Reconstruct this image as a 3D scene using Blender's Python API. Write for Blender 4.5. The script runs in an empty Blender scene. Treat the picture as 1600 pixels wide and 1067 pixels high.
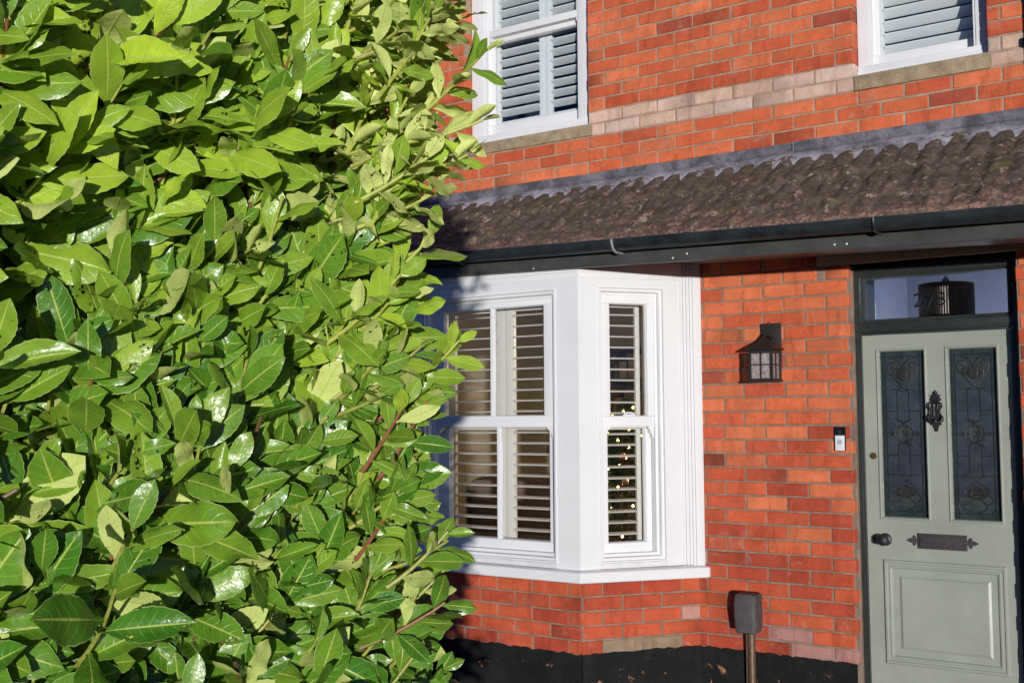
import bpy, bmesh, math, random
import numpy as np
from mathutils import Matrix, Vector, noise

S = bpy.context.scene
C = S.collection
ZO = 4.15                     # height of the calibration origin above the ground
random.seed(7)
R_ = random.Random(11)

# ------------------------------------------------------------ camera
cam_d = bpy.data.cameras.new('camera')
cam = bpy.data.objects.new('camera', cam_d); C.objects.link(cam)
cam_d.sensor_width = 36.0
cam_d.lens = 1753.72 / 1600 * 36.0
cam_d.clip_start = 0.05; cam_d.clip_end = 500
yaw, pit, rol = -0.6051, 0.0694, -0.0063
fwd = Vector((math.sin(yaw)*math.cos(pit), math.cos(yaw)*math.cos(pit), math.sin(pit)))
rgt = Vector((math.cos(yaw), -math.sin(yaw), 0)); up = rgt.cross(fwd)
r2 = math.cos(rol)*rgt + math.sin(rol)*up; u2 = -math.sin(rol)*rgt + math.cos(rol)*up
M = Matrix((r2, u2, -fwd)).transposed().to_4x4()
M.translation = Vector((3.2194, -5.6225, -2.434 + ZO))
cam.matrix_world = M
S.camera = cam

# ------------------------------------------------------------ light
w = bpy.data.worlds.new('World'); S.world = w; w.use_nodes = True
nt = w.node_tree
for n in list(nt.nodes): nt.nodes.remove(n)
SUN_AZ, SUN_EL = 143.6, 0.4
sky = nt.nodes.new('ShaderNodeTexSky'); sky.sky_type = 'NISHITA'; sky.sun_disc = False
sky.ozone_density = 4; sky.dust_density = 1; sky.air_density = .5
sky.sun_elevation = math.radians(SUN_EL); sky.sun_rotation = math.radians(SUN_AZ)
bg = nt.nodes.new('ShaderNodeBackground'); bg.inputs[1].default_value = 0.15
wo = nt.nodes.new('ShaderNodeOutputWorld')
nt.links.new(sky.outputs[0], bg.inputs[0]); nt.links.new(bg.outputs[0], wo.inputs[0])
sl = bpy.data.lights.new('sun', 'SUN'); sl.energy = 2.0; sl.angle = math.radians(0.8); sl.color = (1, .98, .95)
so = bpy.data.objects.new('sun', sl); C.objects.link(so)
az, el = math.radians(SUN_AZ), math.radians(SUN_EL)
to_sun = Vector((math.sin(az)*math.cos(el), math.cos(az)*math.cos(el), math.sin(el)))
so.rotation_euler = to_sun.to_track_quat('Z', 'Y').to_euler(); so.location = (3, -8, 6)
S.view_settings.view_transform = 'Standard'; S.view_settings.look = 'None'
S.view_settings.exposure = 0.88; S.view_settings.gamma = 1

# ------------------------------------------------------------ materials
def mat(name, col=(.5,.5,.5), rough=.6, spec=.5, metal=0, var=0.0, vscale=8, bump=0, bscale=60, emit=None, coat=0):
    m = bpy.data.materials.new(name); m.use_nodes = True; t = m.node_tree
    b = t.nodes['Principled BSDF']
    b.inputs['Base Color'].default_value = (*col, 1); b.inputs['Roughness'].default_value = rough
    b.inputs['Specular IOR Level'].default_value = spec; b.inputs['Metallic'].default_value = metal
    b.inputs['Coat Weight'].default_value = coat
    tc = t.nodes.new('ShaderNodeTexCoord')
    if var:
        n = t.nodes.new('ShaderNodeTexNoise'); n.inputs['Scale'].default_value = vscale; n.inputs['Detail'].default_value = 8
        n.inputs['Roughness'].default_value = .65
        r = t.nodes.new('ShaderNodeMapRange'); r.inputs['To Min'].default_value = 1-var; r.inputs['To Max'].default_value = 1+var
        r.inputs['From Min'].default_value = .3; r.inputs['From Max'].default_value = .7
        mx = t.nodes.new('ShaderNodeVectorMath'); mx.operation = 'SCALE'; mx.inputs[0].default_value = col
        t.links.new(tc.outputs['Object'], n.inputs['Vector']); t.links.new(n.outputs['Fac'], r.inputs['Value'])
        t.links.new(r.outputs[0], mx.inputs['Scale']); t.links.new(mx.outputs[0], b.inputs['Base Color'])
    if bump:
        n2 = t.nodes.new('ShaderNodeTexNoise'); n2.inputs['Scale'].default_value = bscale; n2.inputs['Detail'].default_value = 6
        bp = t.nodes.new('ShaderNodeBump'); bp.inputs['Strength'].default_value = bump; bp.inputs['Distance'].default_value = .01
        t.links.new(tc.outputs['Object'], n2.inputs['Vector']); t.links.new(n2.outputs['Fac'], bp.inputs['Height'])
        t.links.new(bp.outputs[0], b.inputs['Normal'])
    if emit:
        b.inputs['Emission Color'].default_value = (*emit[:3], 1); b.inputs['Emission Strength'].default_value = emit[3]
    return m
class N:       # small node helper
    def __init__(s, t): s.t = t
    def new(s, k, **kw):
        n = s.t.nodes.new(k)
        for a, v in kw.items():
            if a.startswith('_'): setattr(n, a[1:], v)
        return n
    def link(s, a, b): s.t.links.new(a, b)
    def noise(s, vec, scale, detail=5, rough=.6, dist=0):
        n = s.t.nodes.new('ShaderNodeTexNoise'); n.inputs['Scale'].default_value = scale; n.inputs['Detail'].default_value = detail
        n.inputs['Roughness'].default_value = rough; n.inputs['Distortion'].default_value = dist
        s.link(vec, n.inputs['Vector']); return n.outputs['Fac']
    def math(s, op, a, b=None, c=None, clamp=False):
        n = s.t.nodes.new('ShaderNodeMath'); n.operation = op; n.use_clamp = clamp
        for i, x in enumerate((a, b, c)):
            if x is None: continue
            if isinstance(x, (int, float)): n.inputs[i].default_value = x
            else: s.link(x, n.inputs[i])
        return n.outputs[0]
    def mix(s, f, a, b, bt='MIX'):
        n = s.t.nodes.new('ShaderNodeMix'); n.data_type = 'RGBA'; n.blend_type = bt
        for i, x in ((0, f), (6, a), (7, b)):
            if isinstance(x, (int, float)): n.inputs[i].default_value = x
            elif isinstance(x, tuple): n.inputs[i].default_value = (*x, 1)
            else: s.link(x, n.inputs[i])
        return n.outputs[2]
    def step(s, v, lo, hi):
        n = s.t.nodes.new('ShaderNodeMapRange'); n.interpolation_type = 'SMOOTHSTEP'
        n.inputs['From Min'].default_value = lo; n.inputs['From Max'].default_value = hi
        s.link(v, n.inputs['Value']); return n.outputs[0]
def base(name):
    m = bpy.data.materials.new(name); m.use_nodes = True; t = m.node_tree
    return m, N(t), t.nodes['Principled BSDF'], t.nodes.new('ShaderNodeTexCoord')
def bumped(h, b, height, strength=.4, dist=.01):
    bp = h.t.nodes.new('ShaderNodeBump'); bp.inputs['Strength'].default_value = strength; bp.inputs['Distance'].default_value = dist
    h.link(height, bp.inputs['Height']); h.link(bp.outputs[0], b.inputs['Normal'])

def mat_brick():
    m, h, b, tc = base('brick'); o = tc.outputs['Object']
    at = h.new('ShaderNodeAttribute'); at.attribute_name = 'tint'
    n1 = h.noise(o, 9, 6, .65); n2 = h.noise(o, 45, 6, .7, .5); n3 = h.noise(o, 220, 4, .7)
    mp = h.new('ShaderNodeMapping'); mp.inputs['Scale'].default_value = (15, 15, 3.5); h.link(o, mp.inputs['Vector'])
    nb = h.noise(mp.outputs[0], 1.0, 3, .6, .4)
    c = h.mix(h.step(n1, .38, .68), at.outputs['Color'], (1.28, 1.25, 1.3), 'MULTIPLY')
    c = h.mix(h.math('MULTIPLY', h.step(n2, .52, .72), .55), c, (.62, .5, .5), 'MULTIPLY')
    c = h.mix(h.math('MULTIPLY', h.step(nb, .54, .62), .42), c, (.66, .52, .5), 'MULTIPLY')
    c = h.mix(h.math('MULTIPLY', h.step(n3, .6, .75), .30), c, (.30, .12, .08))
    # mortar smears and lime bloom at random
    sm = h.math('MULTIPLY', h.step(h.noise(o, 5.5, 8, .7, 1.2), .56, .72), .36)
    c = h.mix(sm, c, (.50, .33, .27))
    v = h.new('ShaderNodeTexVoronoi'); v.inputs['Scale'].default_value = 16; h.link(o, v.inputs['Vector'])
    sp = h.math('LESS_THAN', v.outputs['Distance'], .035)
    c = h.mix(h.math('MULTIPLY', h.step(h.noise(o, 2.6, 9, .75, .8), .52, .68), .30), c, (.55, .48, .48), 'MULTIPLY')
    c = h.mix(h.math('MULTIPLY', h.step(h.noise(o, 30, 5, .7, 1.0), .62, .72), .35), c, (.60, .38, .30))
    c = h.mix(h.math('MULTIPLY', sp, .8), c, (.72, .64, .58))
    h.link(c, b.inputs['Base Color'])
    b.inputs['Roughness'].default_value = .78; b.inputs['Specular IOR Level'].default_value = .35
    bumped(h, b, h.math('ADD', h.math('MULTIPLY', n2, .8), h.math('MULTIPLY', n3, .6)), .8, .005)
    return m
def mat_mortar(name='mortar', col=(.255,.180,.135)):
    m, h, b, tc = base(name); o = tc.outputs['Object']
    n1 = h.noise(o, 12, 7, .7); n2 = h.noise(o, 150, 4, .7)
    z = h.new('ShaderNodeSeparateXYZ'); h.link(o, z.inputs[0])
    c = h.mix(h.step(n1, .35, .7), (col[0]*.75, col[1]*.75, col[2]*.75), (col[0]*1.3, col[1]*1.3, col[2]*1.28))
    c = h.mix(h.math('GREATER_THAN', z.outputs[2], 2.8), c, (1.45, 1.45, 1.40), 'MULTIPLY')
    h.link(c, b.inputs['Base Color']); b.inputs['Roughness'].default_value = .92
    bumped(h, b, n2, .6, .004); return m
def mat_plinth():
    m, h, b, tc = base('black masonry paint'); o = tc.outputs['Object']
    n1 = h.noise(o, 6, 7, .7); n2 = h.noise(o, 60, 6, .7); n3 = h.noise(o, 14, 8, .7, .6)
    z = h.new('ShaderNodeSeparateXYZ'); h.link(tc.outputs['Object'], z.inputs[0])
    low = h.math('MULTIPLY', h.step(n3, .61, .66), h.math('LESS_THAN', h.math('ADD', z.outputs[2], h.math('MULTIPLY', n1, .05)), .455))
    c = h.mix(h.step(n1, .4, .7), (.005, .006, .006), (.014, .015, .014))
    c = h.mix(h.math('MULTIPLY', h.step(n3, .60, .72), .25), c, (.14, .12, .10))
    c = h.mix(low, c, (.48, .20, .10))
    h.link(c, b.inputs['Base Color']); b.inputs['Roughness'].default_value = .75; b.inputs['Specular IOR Level'].default_value = .25
    bumped(h, b, n2, .6, .010); return m
def mat_tiles():
    m, h, b, tc = base('mossy clay tiles'); o = tc.outputs['Object']
    n1 = h.noise(o, 4.5, 8, .72, .4); n2 = h.noise(o, 16, 8, .7, .6); n3 = h.noise(o, 55, 7, .75); n4 = h.noise(o, 9, 6, .6, 1.5)
    c = h.mix(h.step(h.math('ADD', h.math('MULTIPLY', n3, .5), h.math('MULTIPLY', n4, .5)), .38, .62), (.066, .047, .034), (.155, .115, .085))
    c = h.mix(h.math('MULTIPLY', h.step(n2, .50, .60), .85), c, (.050, .040, .012))      # moss
    c = h.mix(h.math('MULTIPLY', h.step(n1, .54, .64), .6), c, (.095, .085, .020))
    at = h.new('ShaderNodeAttribute'); at.attribute_name = 'tint'                          # bare clay near the worn tails
    ed = h.new('ShaderNodeSeparateColor'); h.link(at.outputs['Color'], ed.inputs[0])
    bare = h.math('MULTIPLY', ed.outputs[0], h.step(h.math('ADD', n3, h.math('MULTIPLY', n2, .5)), .68, .86))
    c = h.mix(bare, c, (.33, .17, .125))
    pat = h.math('MULTIPLY', h.step(h.noise(o, 15, 4, .6, .5), .60, .63), h.step(n3, .40, .48))
    c = h.mix(h.math('MULTIPLY', pat, .9), c, (.36, .25, .19))
    v = h.new('ShaderNodeTexVoronoi'); v.inputs['Scale'].default_value = 26; v.inputs['Randomness'].default_value = 1
    dn = h.new('ShaderNodeTexNoise'); dn.inputs['Scale'].default_value = 30; h.link(o, dn.inputs['Vector'])
    va = h.new('ShaderNodeVectorMath'); va.operation = 'MULTIPLY_ADD'; h.link(dn.outputs['Color'], va.inputs[0]); va.inputs[1].default_value = (.05,.05,.05); h.link(o, va.inputs[2])
    h.link(va.outputs[0], v.inputs['Vector'])
    vs = h.new('ShaderNodeSeparateColor'); h.link(v.outputs['Color'], vs.inputs[0])
    lich = h.math('MULTIPLY', h.math('LESS_THAN', v.outputs['Distance'], h.math('MULTIPLY', vs.outputs[0], .22)), h.math('GREATER_THAN', vs.outputs[1], .55))
    c = h.mix(h.math('MULTIPLY', lich, .8), c, (.46, .38, .28))
    h.link(c, b.inputs['Base Color']); b.inputs['Roughness'].default_value = .9
    bumped(h, b, h.math('ADD', h.math('MULTIPLY', n2, 1.3), h.math('MULTIPLY', n3, .35)), .6, .015); return m
def mat_lead():
    m, h, b, tc = base('lead sheet'); o = tc.outputs['Object']
    n1 = h.noise(o, 7, 8, .7, .5); n2 = h.noise(o, 30, 6, .7)
    c = h.mix(h.step(n1, .36, .66), (.10, .095, .105), (.32, .31, .34))
    c = h.mix(h.math('MULTIPLY', h.step(n2, .60, .72), .6), c, (.42, .40, .42))
    at = h.new('ShaderNodeAttribute'); at.attribute_name = 'tint'; c = h.mix(1.0, c, at.outputs['Color'], 'MULTIPLY')
    h.link(c, b.inputs['Base Color']); b.inputs['Roughness'].default_value = .6; b.inputs['Specular IOR Level'].default_value = .5
    bumped(h, b, h.math('ADD', n1, n2), .5, .012); return m
def mat_glass(name, rough=.02, tint=(1,1,1), ior=1.5, gain=1.0):
    m = bpy.data.materials.new(name); m.use_nodes = True; t = m.node_tree
    for n in list(t.nodes): t.nodes.remove(n)
    out = t.nodes.new('ShaderNodeOutputMaterial'); mx = t.nodes.new('ShaderNodeMixShader')
    tr = t.nodes.new('ShaderNodeBsdfTransparent'); tr.inputs[0].default_value = (*tint, 1)
    gl = t.nodes.new('ShaderNodeBsdfGlossy'); gl.inputs['Roughness'].default_value = rough
    fr = t.nodes.new('ShaderNodeFresnel'); ge = t.nodes.new('ShaderNodeNewGeometry'); mr = t.nodes.new('ShaderNodeMapRange')
    mr.inputs['To Min'].default_value = ior; mr.inputs['To Max'].default_value = 1/ior       # same reflectance on both faces of the thin pane
    t.links.new(ge.outputs['Backfacing'], mr.inputs['Value']); t.links.new(mr.outputs[0], fr.inputs[0])
    tc = t.nodes.new('ShaderNodeTexCoord'); no = t.nodes.new('ShaderNodeTexNoise'); no.inputs['Scale'].default_value = 3
    bp = t.nodes.new('ShaderNodeBump'); bp.inputs['Strength'].default_value = .05; bp.inputs['Distance'].default_value = .02
    t.links.new(tc.outputs['Object'], no.inputs['Vector']); t.links.new(no.outputs['Fac'], bp.inputs['Height']); t.links.new(bp.outputs[0], gl.inputs['Normal'])
    mu = t.nodes.new('ShaderNodeMath'); mu.operation = 'MULTIPLY'; mu.inputs[1].default_value = gain; mu.use_clamp = True
    t.links.new(fr.outputs[0], mu.inputs[0]); t.links.new(mu.outputs[0], mx.inputs[0])
    t.links.new(tr.outputs[0], mx.inputs[1]); t.links.new(gl.outputs[0], mx.inputs[2]); t.links.new(mx.outputs[0], out.inputs[0])
    return m
def mat_leaf():
    m, h, b, tc = base('laurel leaf')
    uv = h.new('ShaderNodeUVMap'); uv.uv_map = 'UVMap'
    s = h.new('ShaderNodeSeparateXYZ'); h.link(uv.outputs[0], s.inputs[0])
    u = s.outputs[0]; v = h.math('ABSOLUTE', h.math('MULTIPLY_ADD', s.outputs[1], 2, -1))
    at = h.new('ShaderNodeAttribute'); at.attribute_name = 'tint'
    sc = h.new('ShaderNodeSeparateColor'); h.link(at.outputs['Color'], sc.inputs[0])
    young_lit, r1, r2_ = sc.outputs[0], sc.outputs[1], sc.outputs[2]
    g = h.new('ShaderNodeNewGeometry')
    o = tc.outputs['Object']
    n1 = h.noise(o, 22, 4, .6); n2 = h.noise(o, 130, 4, .6)
    top = h.mix(young_lit, (.060, .175, .014), (.560, .720, .060))  # dark to pale leaf: painted light fall-off mixed with leaf age
    top = h.mix(h.math('MULTIPLY', r1, .45), top, (.045, .180, .014))
    top = h.mix(h.step(n1, .35, .7), top, (1.22, 1.2, 1.1), 'MULTIPLY')
    und = h.mix(young_lit, (.50, .58, .17), (.84, .90, .30))
    und = h.mix(h.step(n1, .35, .7), und, (.90, .90, .86), 'MULTIPLY')
    c = h.mix(g.outputs['Backfacing'], top, und)
    # side veins curving to the tip
    ph = h.math('FRACT', h.math('SUBTRACT', h.math('MULTIPLY', u, 8.5), h.math('MULTIPLY', h.math('POWER', v, 1.25), 1.5)))
    vein = h.math('SUBTRACT', 1, h.step(h.math('ABSOLUTE', h.math('SUBTRACT', ph, .5)), .015, .085))
    vein = h.math('MULTIPLY', vein, h.math('SUBTRACT', 1, h.step(v, .5, .95)))
    mid = h.math('SUBTRACT', 1, h.step(v, .03, .085))
    edge = h.math('MULTIPLY', h.step(v, .93, .985), .6)
    c = h.mix(h.math('MULTIPLY', vein, .38), c, (.34, .52, .08))
    c = h.mix(h.math('MULTIPLY', mid, .85), c, (.48, .60, .12))
    c = h.mix(edge, c, (.50, .62, .22))
    # nibbled holes and brown spots
    vo = h.new('ShaderNodeTexVoronoi'); vo.inputs['Scale'].default_value = 95; h.link(o, vo.inputs['Vector'])
    thr = h.math('MULTIPLY', h.step(h.noise(o, 34, 3, .5), .50, .66), h.math('MULTIPLY', h.step(r2_, .62, .95), .50))
    hole = h.math('MULTIPLY', h.math('LESS_THAN', vo.outputs['Distance'], thr), h.math('GREATER_THAN', v, .09))
    thr2 = h.math('ADD', h.math('MULTIPLY', thr, 1.22), h.math('MULTIPLY', h.math('GREATER_THAN', thr, .02), .04))
    rim = h.math('MULTIPLY', h.math('LESS_THAN', vo.outputs['Distance'], thr2), h.math('GREATER_THAN', v, .09))
    c = h.mix(h.math('MULTIPLY', rim, .8), c, (.07, .06, .02))
    vo2 = h.new('ShaderNodeTexVoronoi'); vo2.inputs['Scale'].default_value = 60; h.link(o, vo2.inputs['Vector'])
    vc = h.new('ShaderNodeSeparateColor'); h.link(vo2.outputs['Color'], vc.inputs[0])
    sp = h.math('MULTIPLY', h.math('LESS_THAN', vo2.outputs['Distance'], h.math('MULTIPLY', vc.outputs[0], .11)), h.math('GREATER_THAN', vc.outputs[1], .7))
    c = h.mix(h.math('MULTIPLY', sp, .8), c, (.035, .04, .012))
    h.link(c, b.inputs['Base Color'])
    rg = h.new('ShaderNodeMapRange'); rg.inputs['To Min'].default_value = .20; rg.inputs['To Max'].default_value = .40; h.link(n1, rg.inputs['Value'])
    ro = h.math('ADD', rg.outputs[0], h.math('MULTIPLY', g.outputs['Backfacing'], .35)); h.link(ro, b.inputs['Roughness'])
    h.link(h.math('SUBTRACT', .62, h.math('MULTIPLY', g.outputs['Backfacing'], .42)), b.inputs['Specular IOR Level'])
    bumped(h, b, h.math('ADD', h.math('MULTIPLY', n1, 1.15), h.math('ADD', h.math('MULTIPLY', vein, -.16), h.math('ADD', h.math('MULTIPLY', mid, -.3), h.math('MULTIPLY', n2, .07)))), .5, .006)
    # thin leaves let a little light through
    t = h.t; out = t.nodes['Material Output']
    tl = t.nodes.new('ShaderNodeBsdfTranslucent'); h.link(h.mix(1.0, c, (.9, 1.0, .35), 'MULTIPLY'), tl.inputs[0])
    m1 = t.nodes.new('ShaderNodeMixShader'); m1.inputs[0].default_value = .12
    h.link(b.outputs[0], m1.inputs[1]); h.link(tl.outputs[0], m1.inputs[2])
    tr = t.nodes.new('ShaderNodeBsdfTransparent'); m2 = t.nodes.new('ShaderNodeMixShader')
    h.link(hole, m2.inputs[0]); h.link(m1.outputs[0], m2.inputs[1]); h.link(tr.outputs[0], m2.inputs[2]); h.link(m2.outputs[0], out.inputs[0])
    return m
def mat_stem():
    m, h, b, tc = base('laurel stem'); at = h.new('ShaderNodeAttribute'); at.attribute_name = 'tint'
    n1 = h.noise(tc.outputs['Object'], 60, 5, .6)
    c = h.mix(h.step(n1, .4, .7), at.outputs['Color'], (.7, .66, .6), 'MULTIPLY')
    h.link(c, b.inputs['Base Color']); b.inputs['Roughness'].default_value = .5; return m
def mat_leaded(x0, x1, z0, z1):
    """stained glass: colours are the colours of the pieces of glass"""
    m, h, b, tc = base('stained glass'); s = h.new('ShaderNodeSeparateXYZ'); h.link(tc.outputs['Object'], s.inputs[0])
    return m
BR = mat_brick(); MO = mat_mortar(); PL = mat_plinth(); TI = mat_tiles(); LE = mat_lead()
WH = mat('white gloss paint', (.735,.735,.735), .34, .5, var=.03, vscale=5, bump=.07, bscale=25)
WS = mat('weathered white sill paint', (.66,.66,.655), .45, .5, var=.12, vscale=14)
CR = mat('cream shutter paint', (.62,.60,.545), .4, .5, var=.03)
SW = mat('white shutter paint', (.72,.77,.78), .4, .5, var=.03)
SG = mat('sage green door paint', (.31,.33,.275), .38, .5, var=.11, vscale=4, bump=.07, bscale=30)
DG = mat('dark green black frame paint', (.026,.032,.028), .3, .6, var=.25, vscale=30, bump=.1)
GU = mat('black gutter plastic', (.018,.024,.027), .42, .5, var=.6, vscale=9)
FA = mat('dark fascia paint', (.055,.056,.050), .40, .5, var=.35, vscale=6)
SO = mat('soffit board', (.20,.17,.15), .4, .5, var=.1)
ST = mat('sandstone', (.33,.25,.16), .85, .3, var=.32, vscale=22, bump=.5, bscale=80)
SB = mat('buff lintel stone', (.42,.27,.17), .8, .3, var=.22, vscale=12, bump=.3, bscale=70)
IR = mat('black cast iron', (.012,.011,.010), .38, .6, var=.3, vscale=60, bump=.3, bscale=200)
IP = mat('antique iron', (.05,.04,.042), .5, .6, var=.35, vscale=90, bump=.6, bscale=260, metal=.3)
LB = mat('lantern dark bronze', (.020,.016,.013), .5, .5, var=.2, vscale=40, bump=.15, bscale=200)
BS = mat('aged brass', (.16,.10,.045), .4, .6, metal=.6)
BP = mat('black plastic', (.010,.010,.011), .15, .6)
SI = mat('satin silver', (.72,.72,.74), .4, .5)
LW = mat('white bulb glass', (.8,.8,.78), .25, .5)
BG_ = mat('beige room plaster', (.33,.275,.19), .9, .2, var=.05)
BC = mat('room ceiling', (.6,.58,.54), .9, .2)
HW = mat('blue grey hall plaster', (.27,.29,.36), .85, .3, var=.05)
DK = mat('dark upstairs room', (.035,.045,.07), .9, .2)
WD = mat('brown wood', (.12,.06,.03), .5, .4, var=.4, vscale=12)
SF = mat('grey brown fabric', (.16,.12,.10), .9, .2, var=.2)
TG = mat('fir needles', (.035,.085,.03), .6, .3, var=.4, vscale=30)
FL = mat('warm fairy bulb', (1,.6,.2), .4, .3, emit=(1,.52,.12,22))
RF = mat('red pilot lamp', (1,.1,.2), .4, .3, emit=(1,.04,.15,5))
GR = mat('concrete paving', (.20,.185,.165), .9, .2, var=.3, vscale=3, bump=.4, bscale=40)
SOIL = mat('soil', (.045,.032,.022), .95, .1, var=.4, vscale=10, bump=.6, bscale=30)
GL = mat_glass('window glass', gain=1.0)
GU2 = mat_glass('upstairs window glass', gain=1.3)
LG = mat('seedy lantern glass', (.50,.42,.40), .2, .5, var=.45, vscale=70, bump=.4, bscale=120)
LG.node_tree.nodes['Principled BSDF'].inputs['Alpha'].default_value = .45
LF = mat_leaf(); SM = mat_stem()
RB = mat('grey rubber cover', (.075,.068,.066), .65, .4, var=.25, vscale=25, bump=.3, bscale=90)
PC = mat('old copper pipe', (.14,.085,.05), .5, .5, var=.35, vscale=60, metal=.3)
LEADC = mat('lead came', (.012,.013,.015), .5, .5)
SHD = mat('dark ribbed metal', (.035,.031,.026), .3, .6, metal=.75)
WN = mat('white nail head', (.7,.7,.68), .4, .5)

# ------------------------------------------------------------ geometry helpers
ORG = {}
def tag(o, label=None, cat=None, group=None, kind=None):
    for k, v in (('label', label), ('category', cat), ('group', group), ('kind', kind)):
        if v: o[k] = v
    return o
def empty(name, loc, label, cat, group=None):
    o = bpy.data.objects.new(name, None); C.objects.link(o); o.location = loc; o.empty_display_size = .1
    ORG[o.name] = Vector(loc); return tag(o, label, cat, group)
def W3(x, y, z): return Vector((x, y, z + ZO))          # calibration Z to world
class MB:
    def __init__(s, T=None): s.v = []; s.f = []; s.m = []; s.c = []; s.T = T; s.sm = []; s.tint = (1,1,1)
    def pt(s, a, d, z):
        if s.T is None: return (a, d, z + ZO)            # a = X, d = Y
        o, t, n = s.T; return (o[0] + t[0]*a + n[0]*d, o[1] + t[1]*a + n[1]*d, z + ZO)   # d = outward
    def add(s, pts, faces, mi=0, smooth=False, raw=False):
        k = len(s.v)
        for p in pts: s.v.append(tuple(p) if raw else s.pt(*p)); s.c.append(s.tint)
        for f in faces: s.f.append([k + i for i in f]); s.m.append(mi); s.sm.append(smooth)
    def box(s, a0, a1, d0, d1, z0, z1, mi=0, ch=0.0):
        if a0 > a1: a0, a1 = a1, a0
        if d0 > d1: d0, d1 = d1, d0
        if z0 > z1: z0, z1 = z1, z0
        if ch <= 0:
            P = [(a, d, z) for a in (a0, a1) for d in (d0, d1) for z in (z0, z1)]
            F = [(0,1,3,2),(4,6,7,5),(0,4,5,1),(2,3,7,6),(0,2,6,4),(1,5,7,3)]
            s.add(P, F, mi); return
        c = min(ch, (a1-a0)*.45, (d1-d0)*.45, (z1-z0)*.45)
        bm = bmesh.new(); bmesh.ops.create_cube(bm, size=1)
        for v in bm.verts: v.co = Vector(((a0+a1)/2 + v.co.x*(a1-a0), (d0+d1)/2 + v.co.y*(d1-d0), (z0+z1)/2 + v.co.z*(z1-z0)))
        bmesh.ops.bevel(bm, geom=bm.edges[:], offset=c, segments=2, profile=.6, affect='EDGES')
        bm.verts.index_update(); s.add([v.co[:] for v in bm.verts], [[v.index for v in f.verts] for f in bm.faces], mi, True); bm.free()
    def sweep_rect(s, a0, a1, z0, z1, prof, mi=0, closed=False):
        """mitred moulding round a rectangle; prof = (inset, outward)"""
        n = len(prof); P = []
        for i, d in prof: P += [(a0+i, d, z0+i), (a1-i, d, z0+i), (a1-i, d, z1-i), (a0+i, d, z1-i)]
        F = []
        for k in range(n if closed else n-1):
            q = (k+1) % n
            for j in range(4): F.append((k*4+j, k*4+(j+1)%4, q*4+(j+1)%4, q*4+j))
        s.add(P, F, mi)
    def quad(s, pts, mi=0): s.add(pts, [tuple(range(len(pts)))], mi)
    def prism(s, poly, z0, z1, mi=0):                    # poly in plan (a, d)
        n = len(poly); s.add([(a, d, z0) for a, d in poly] + [(a, d, z1) for a, d in poly],
            [tuple(range(n))[::-1], tuple(range(n, 2*n))] + [(i, (i+1)%n, n+(i+1)%n, n+i) for i in range(n)], mi)
    def slab(s, poly, d0, d1, mi=0):                     # poly in elevation (a, z)
        n = len(poly); s.add([(a, d0, z) for a, z in poly] + [(a, d1, z) for a, z in poly],
            [tuple(range(n)), tuple(range(n, 2*n))[::-1]] + [(i, (i+1)%n, n+(i+1)%n, n+i) for i in range(n)], mi)
    def tube(s, pts, r, seg=8, mi=0, raw=False, cap=True, flat=1.0):
        P = [Vector(p) for p in pts]; n = len(P); rr = r if isinstance(r, (list, tuple)) else [r]*n
        V = []; last = None
        for i, p in enumerate(P):
            t = (P[min(i+1, n-1)] - P[max(i-1, 0)]).normalized()
            a = last if last else Vector((0, 0, 1) if abs(t.z) < .9 else (1, 0, 0))
            x = (a - t*a.dot(t)).normalized(); y = t.cross(x); last = x
            for j in range(seg):
                q = 2*math.pi*j/seg; V.append(p + (x*math.cos(q) + y*math.sin(q))*rr[i])
        F = [(i*seg+j, i*seg+(j+1)%seg, (i+1)*seg+(j+1)%seg, (i+1)*seg+j) for i in range(n-1) for j in range(seg)]
        if cap: F += [tuple(range(seg))[::-1], tuple((n-1)*seg+j for j in range(seg))]
        s.add([tuple(v) for v in V], F, mi, True, raw)
    def lathe(s, ctr, axis, prof, seg=24, mi=0):         # prof = (radius, distance along axis) ; local coords
        c = Vector(ctr); t = Vector(axis).normalized(); a = Vector((0,0,1)) if abs(t.z) < .9 else Vector((1,0,0))
        x = (a - t*a.dot(t)).normalized(); y = t.cross(x); V = []
        for r, h in prof:
            for j in range(seg):
                q = 2*math.pi*j/seg; V.append(tuple(c + t*h + (x*math.cos(q) + y*math.sin(q))*r))
        n = len(prof); F = [(i*seg+j, i*seg+(j+1)%seg, (i+1)*seg+(j+1)%seg, (i+1)*seg+j) for i in range(n-1) for j in range(seg)]
        F += [tuple(range(seg))[::-1], tuple((n-1)*seg+j for j in range(seg))]
        s.add(V, F, mi, True)
    def build(s, name, mats, parent=None, label=None, tint=False, fix=True):
        org = ORG[parent.name] if parent else Vector((0,0,0))
        me = bpy.data.meshes.new(name)
        me.from_pydata([(x-org.x, y-org.y, z-org.z) for x, y, z in s.v], [], s.f)
        for m in (mats if isinstance(mats, (list, tuple)) else [mats]): me.materials.append(m)
        me.polygons.foreach_set('material_index', s.m); me.polygons.foreach_set('use_smooth', s.sm)
        if tint:
            at = me.color_attributes.new('tint', 'FLOAT_COLOR', 'POINT')
            at.data.foreach_set('color', np.c_[np.array(s.c, dtype=np.float32), np.ones(len(s.c), np.float32)].ravel())
        me.update()
        if fix:
            bm = bmesh.new(); bm.from_mesh(me); bmesh.ops.recalc_face_normals(bm, faces=bm.faces[:]); bm.to_mesh(me); bm.free()
        o = bpy.data.objects.new(name, me); C.objects.link(o)
        if parent: o.parent = parent
        ORG[o.name] = org
        if any(s.sm):
            me.set_sharp_from_angle(angle=math.radians(38))
        if label: o['label'] = label
        return o

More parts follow.
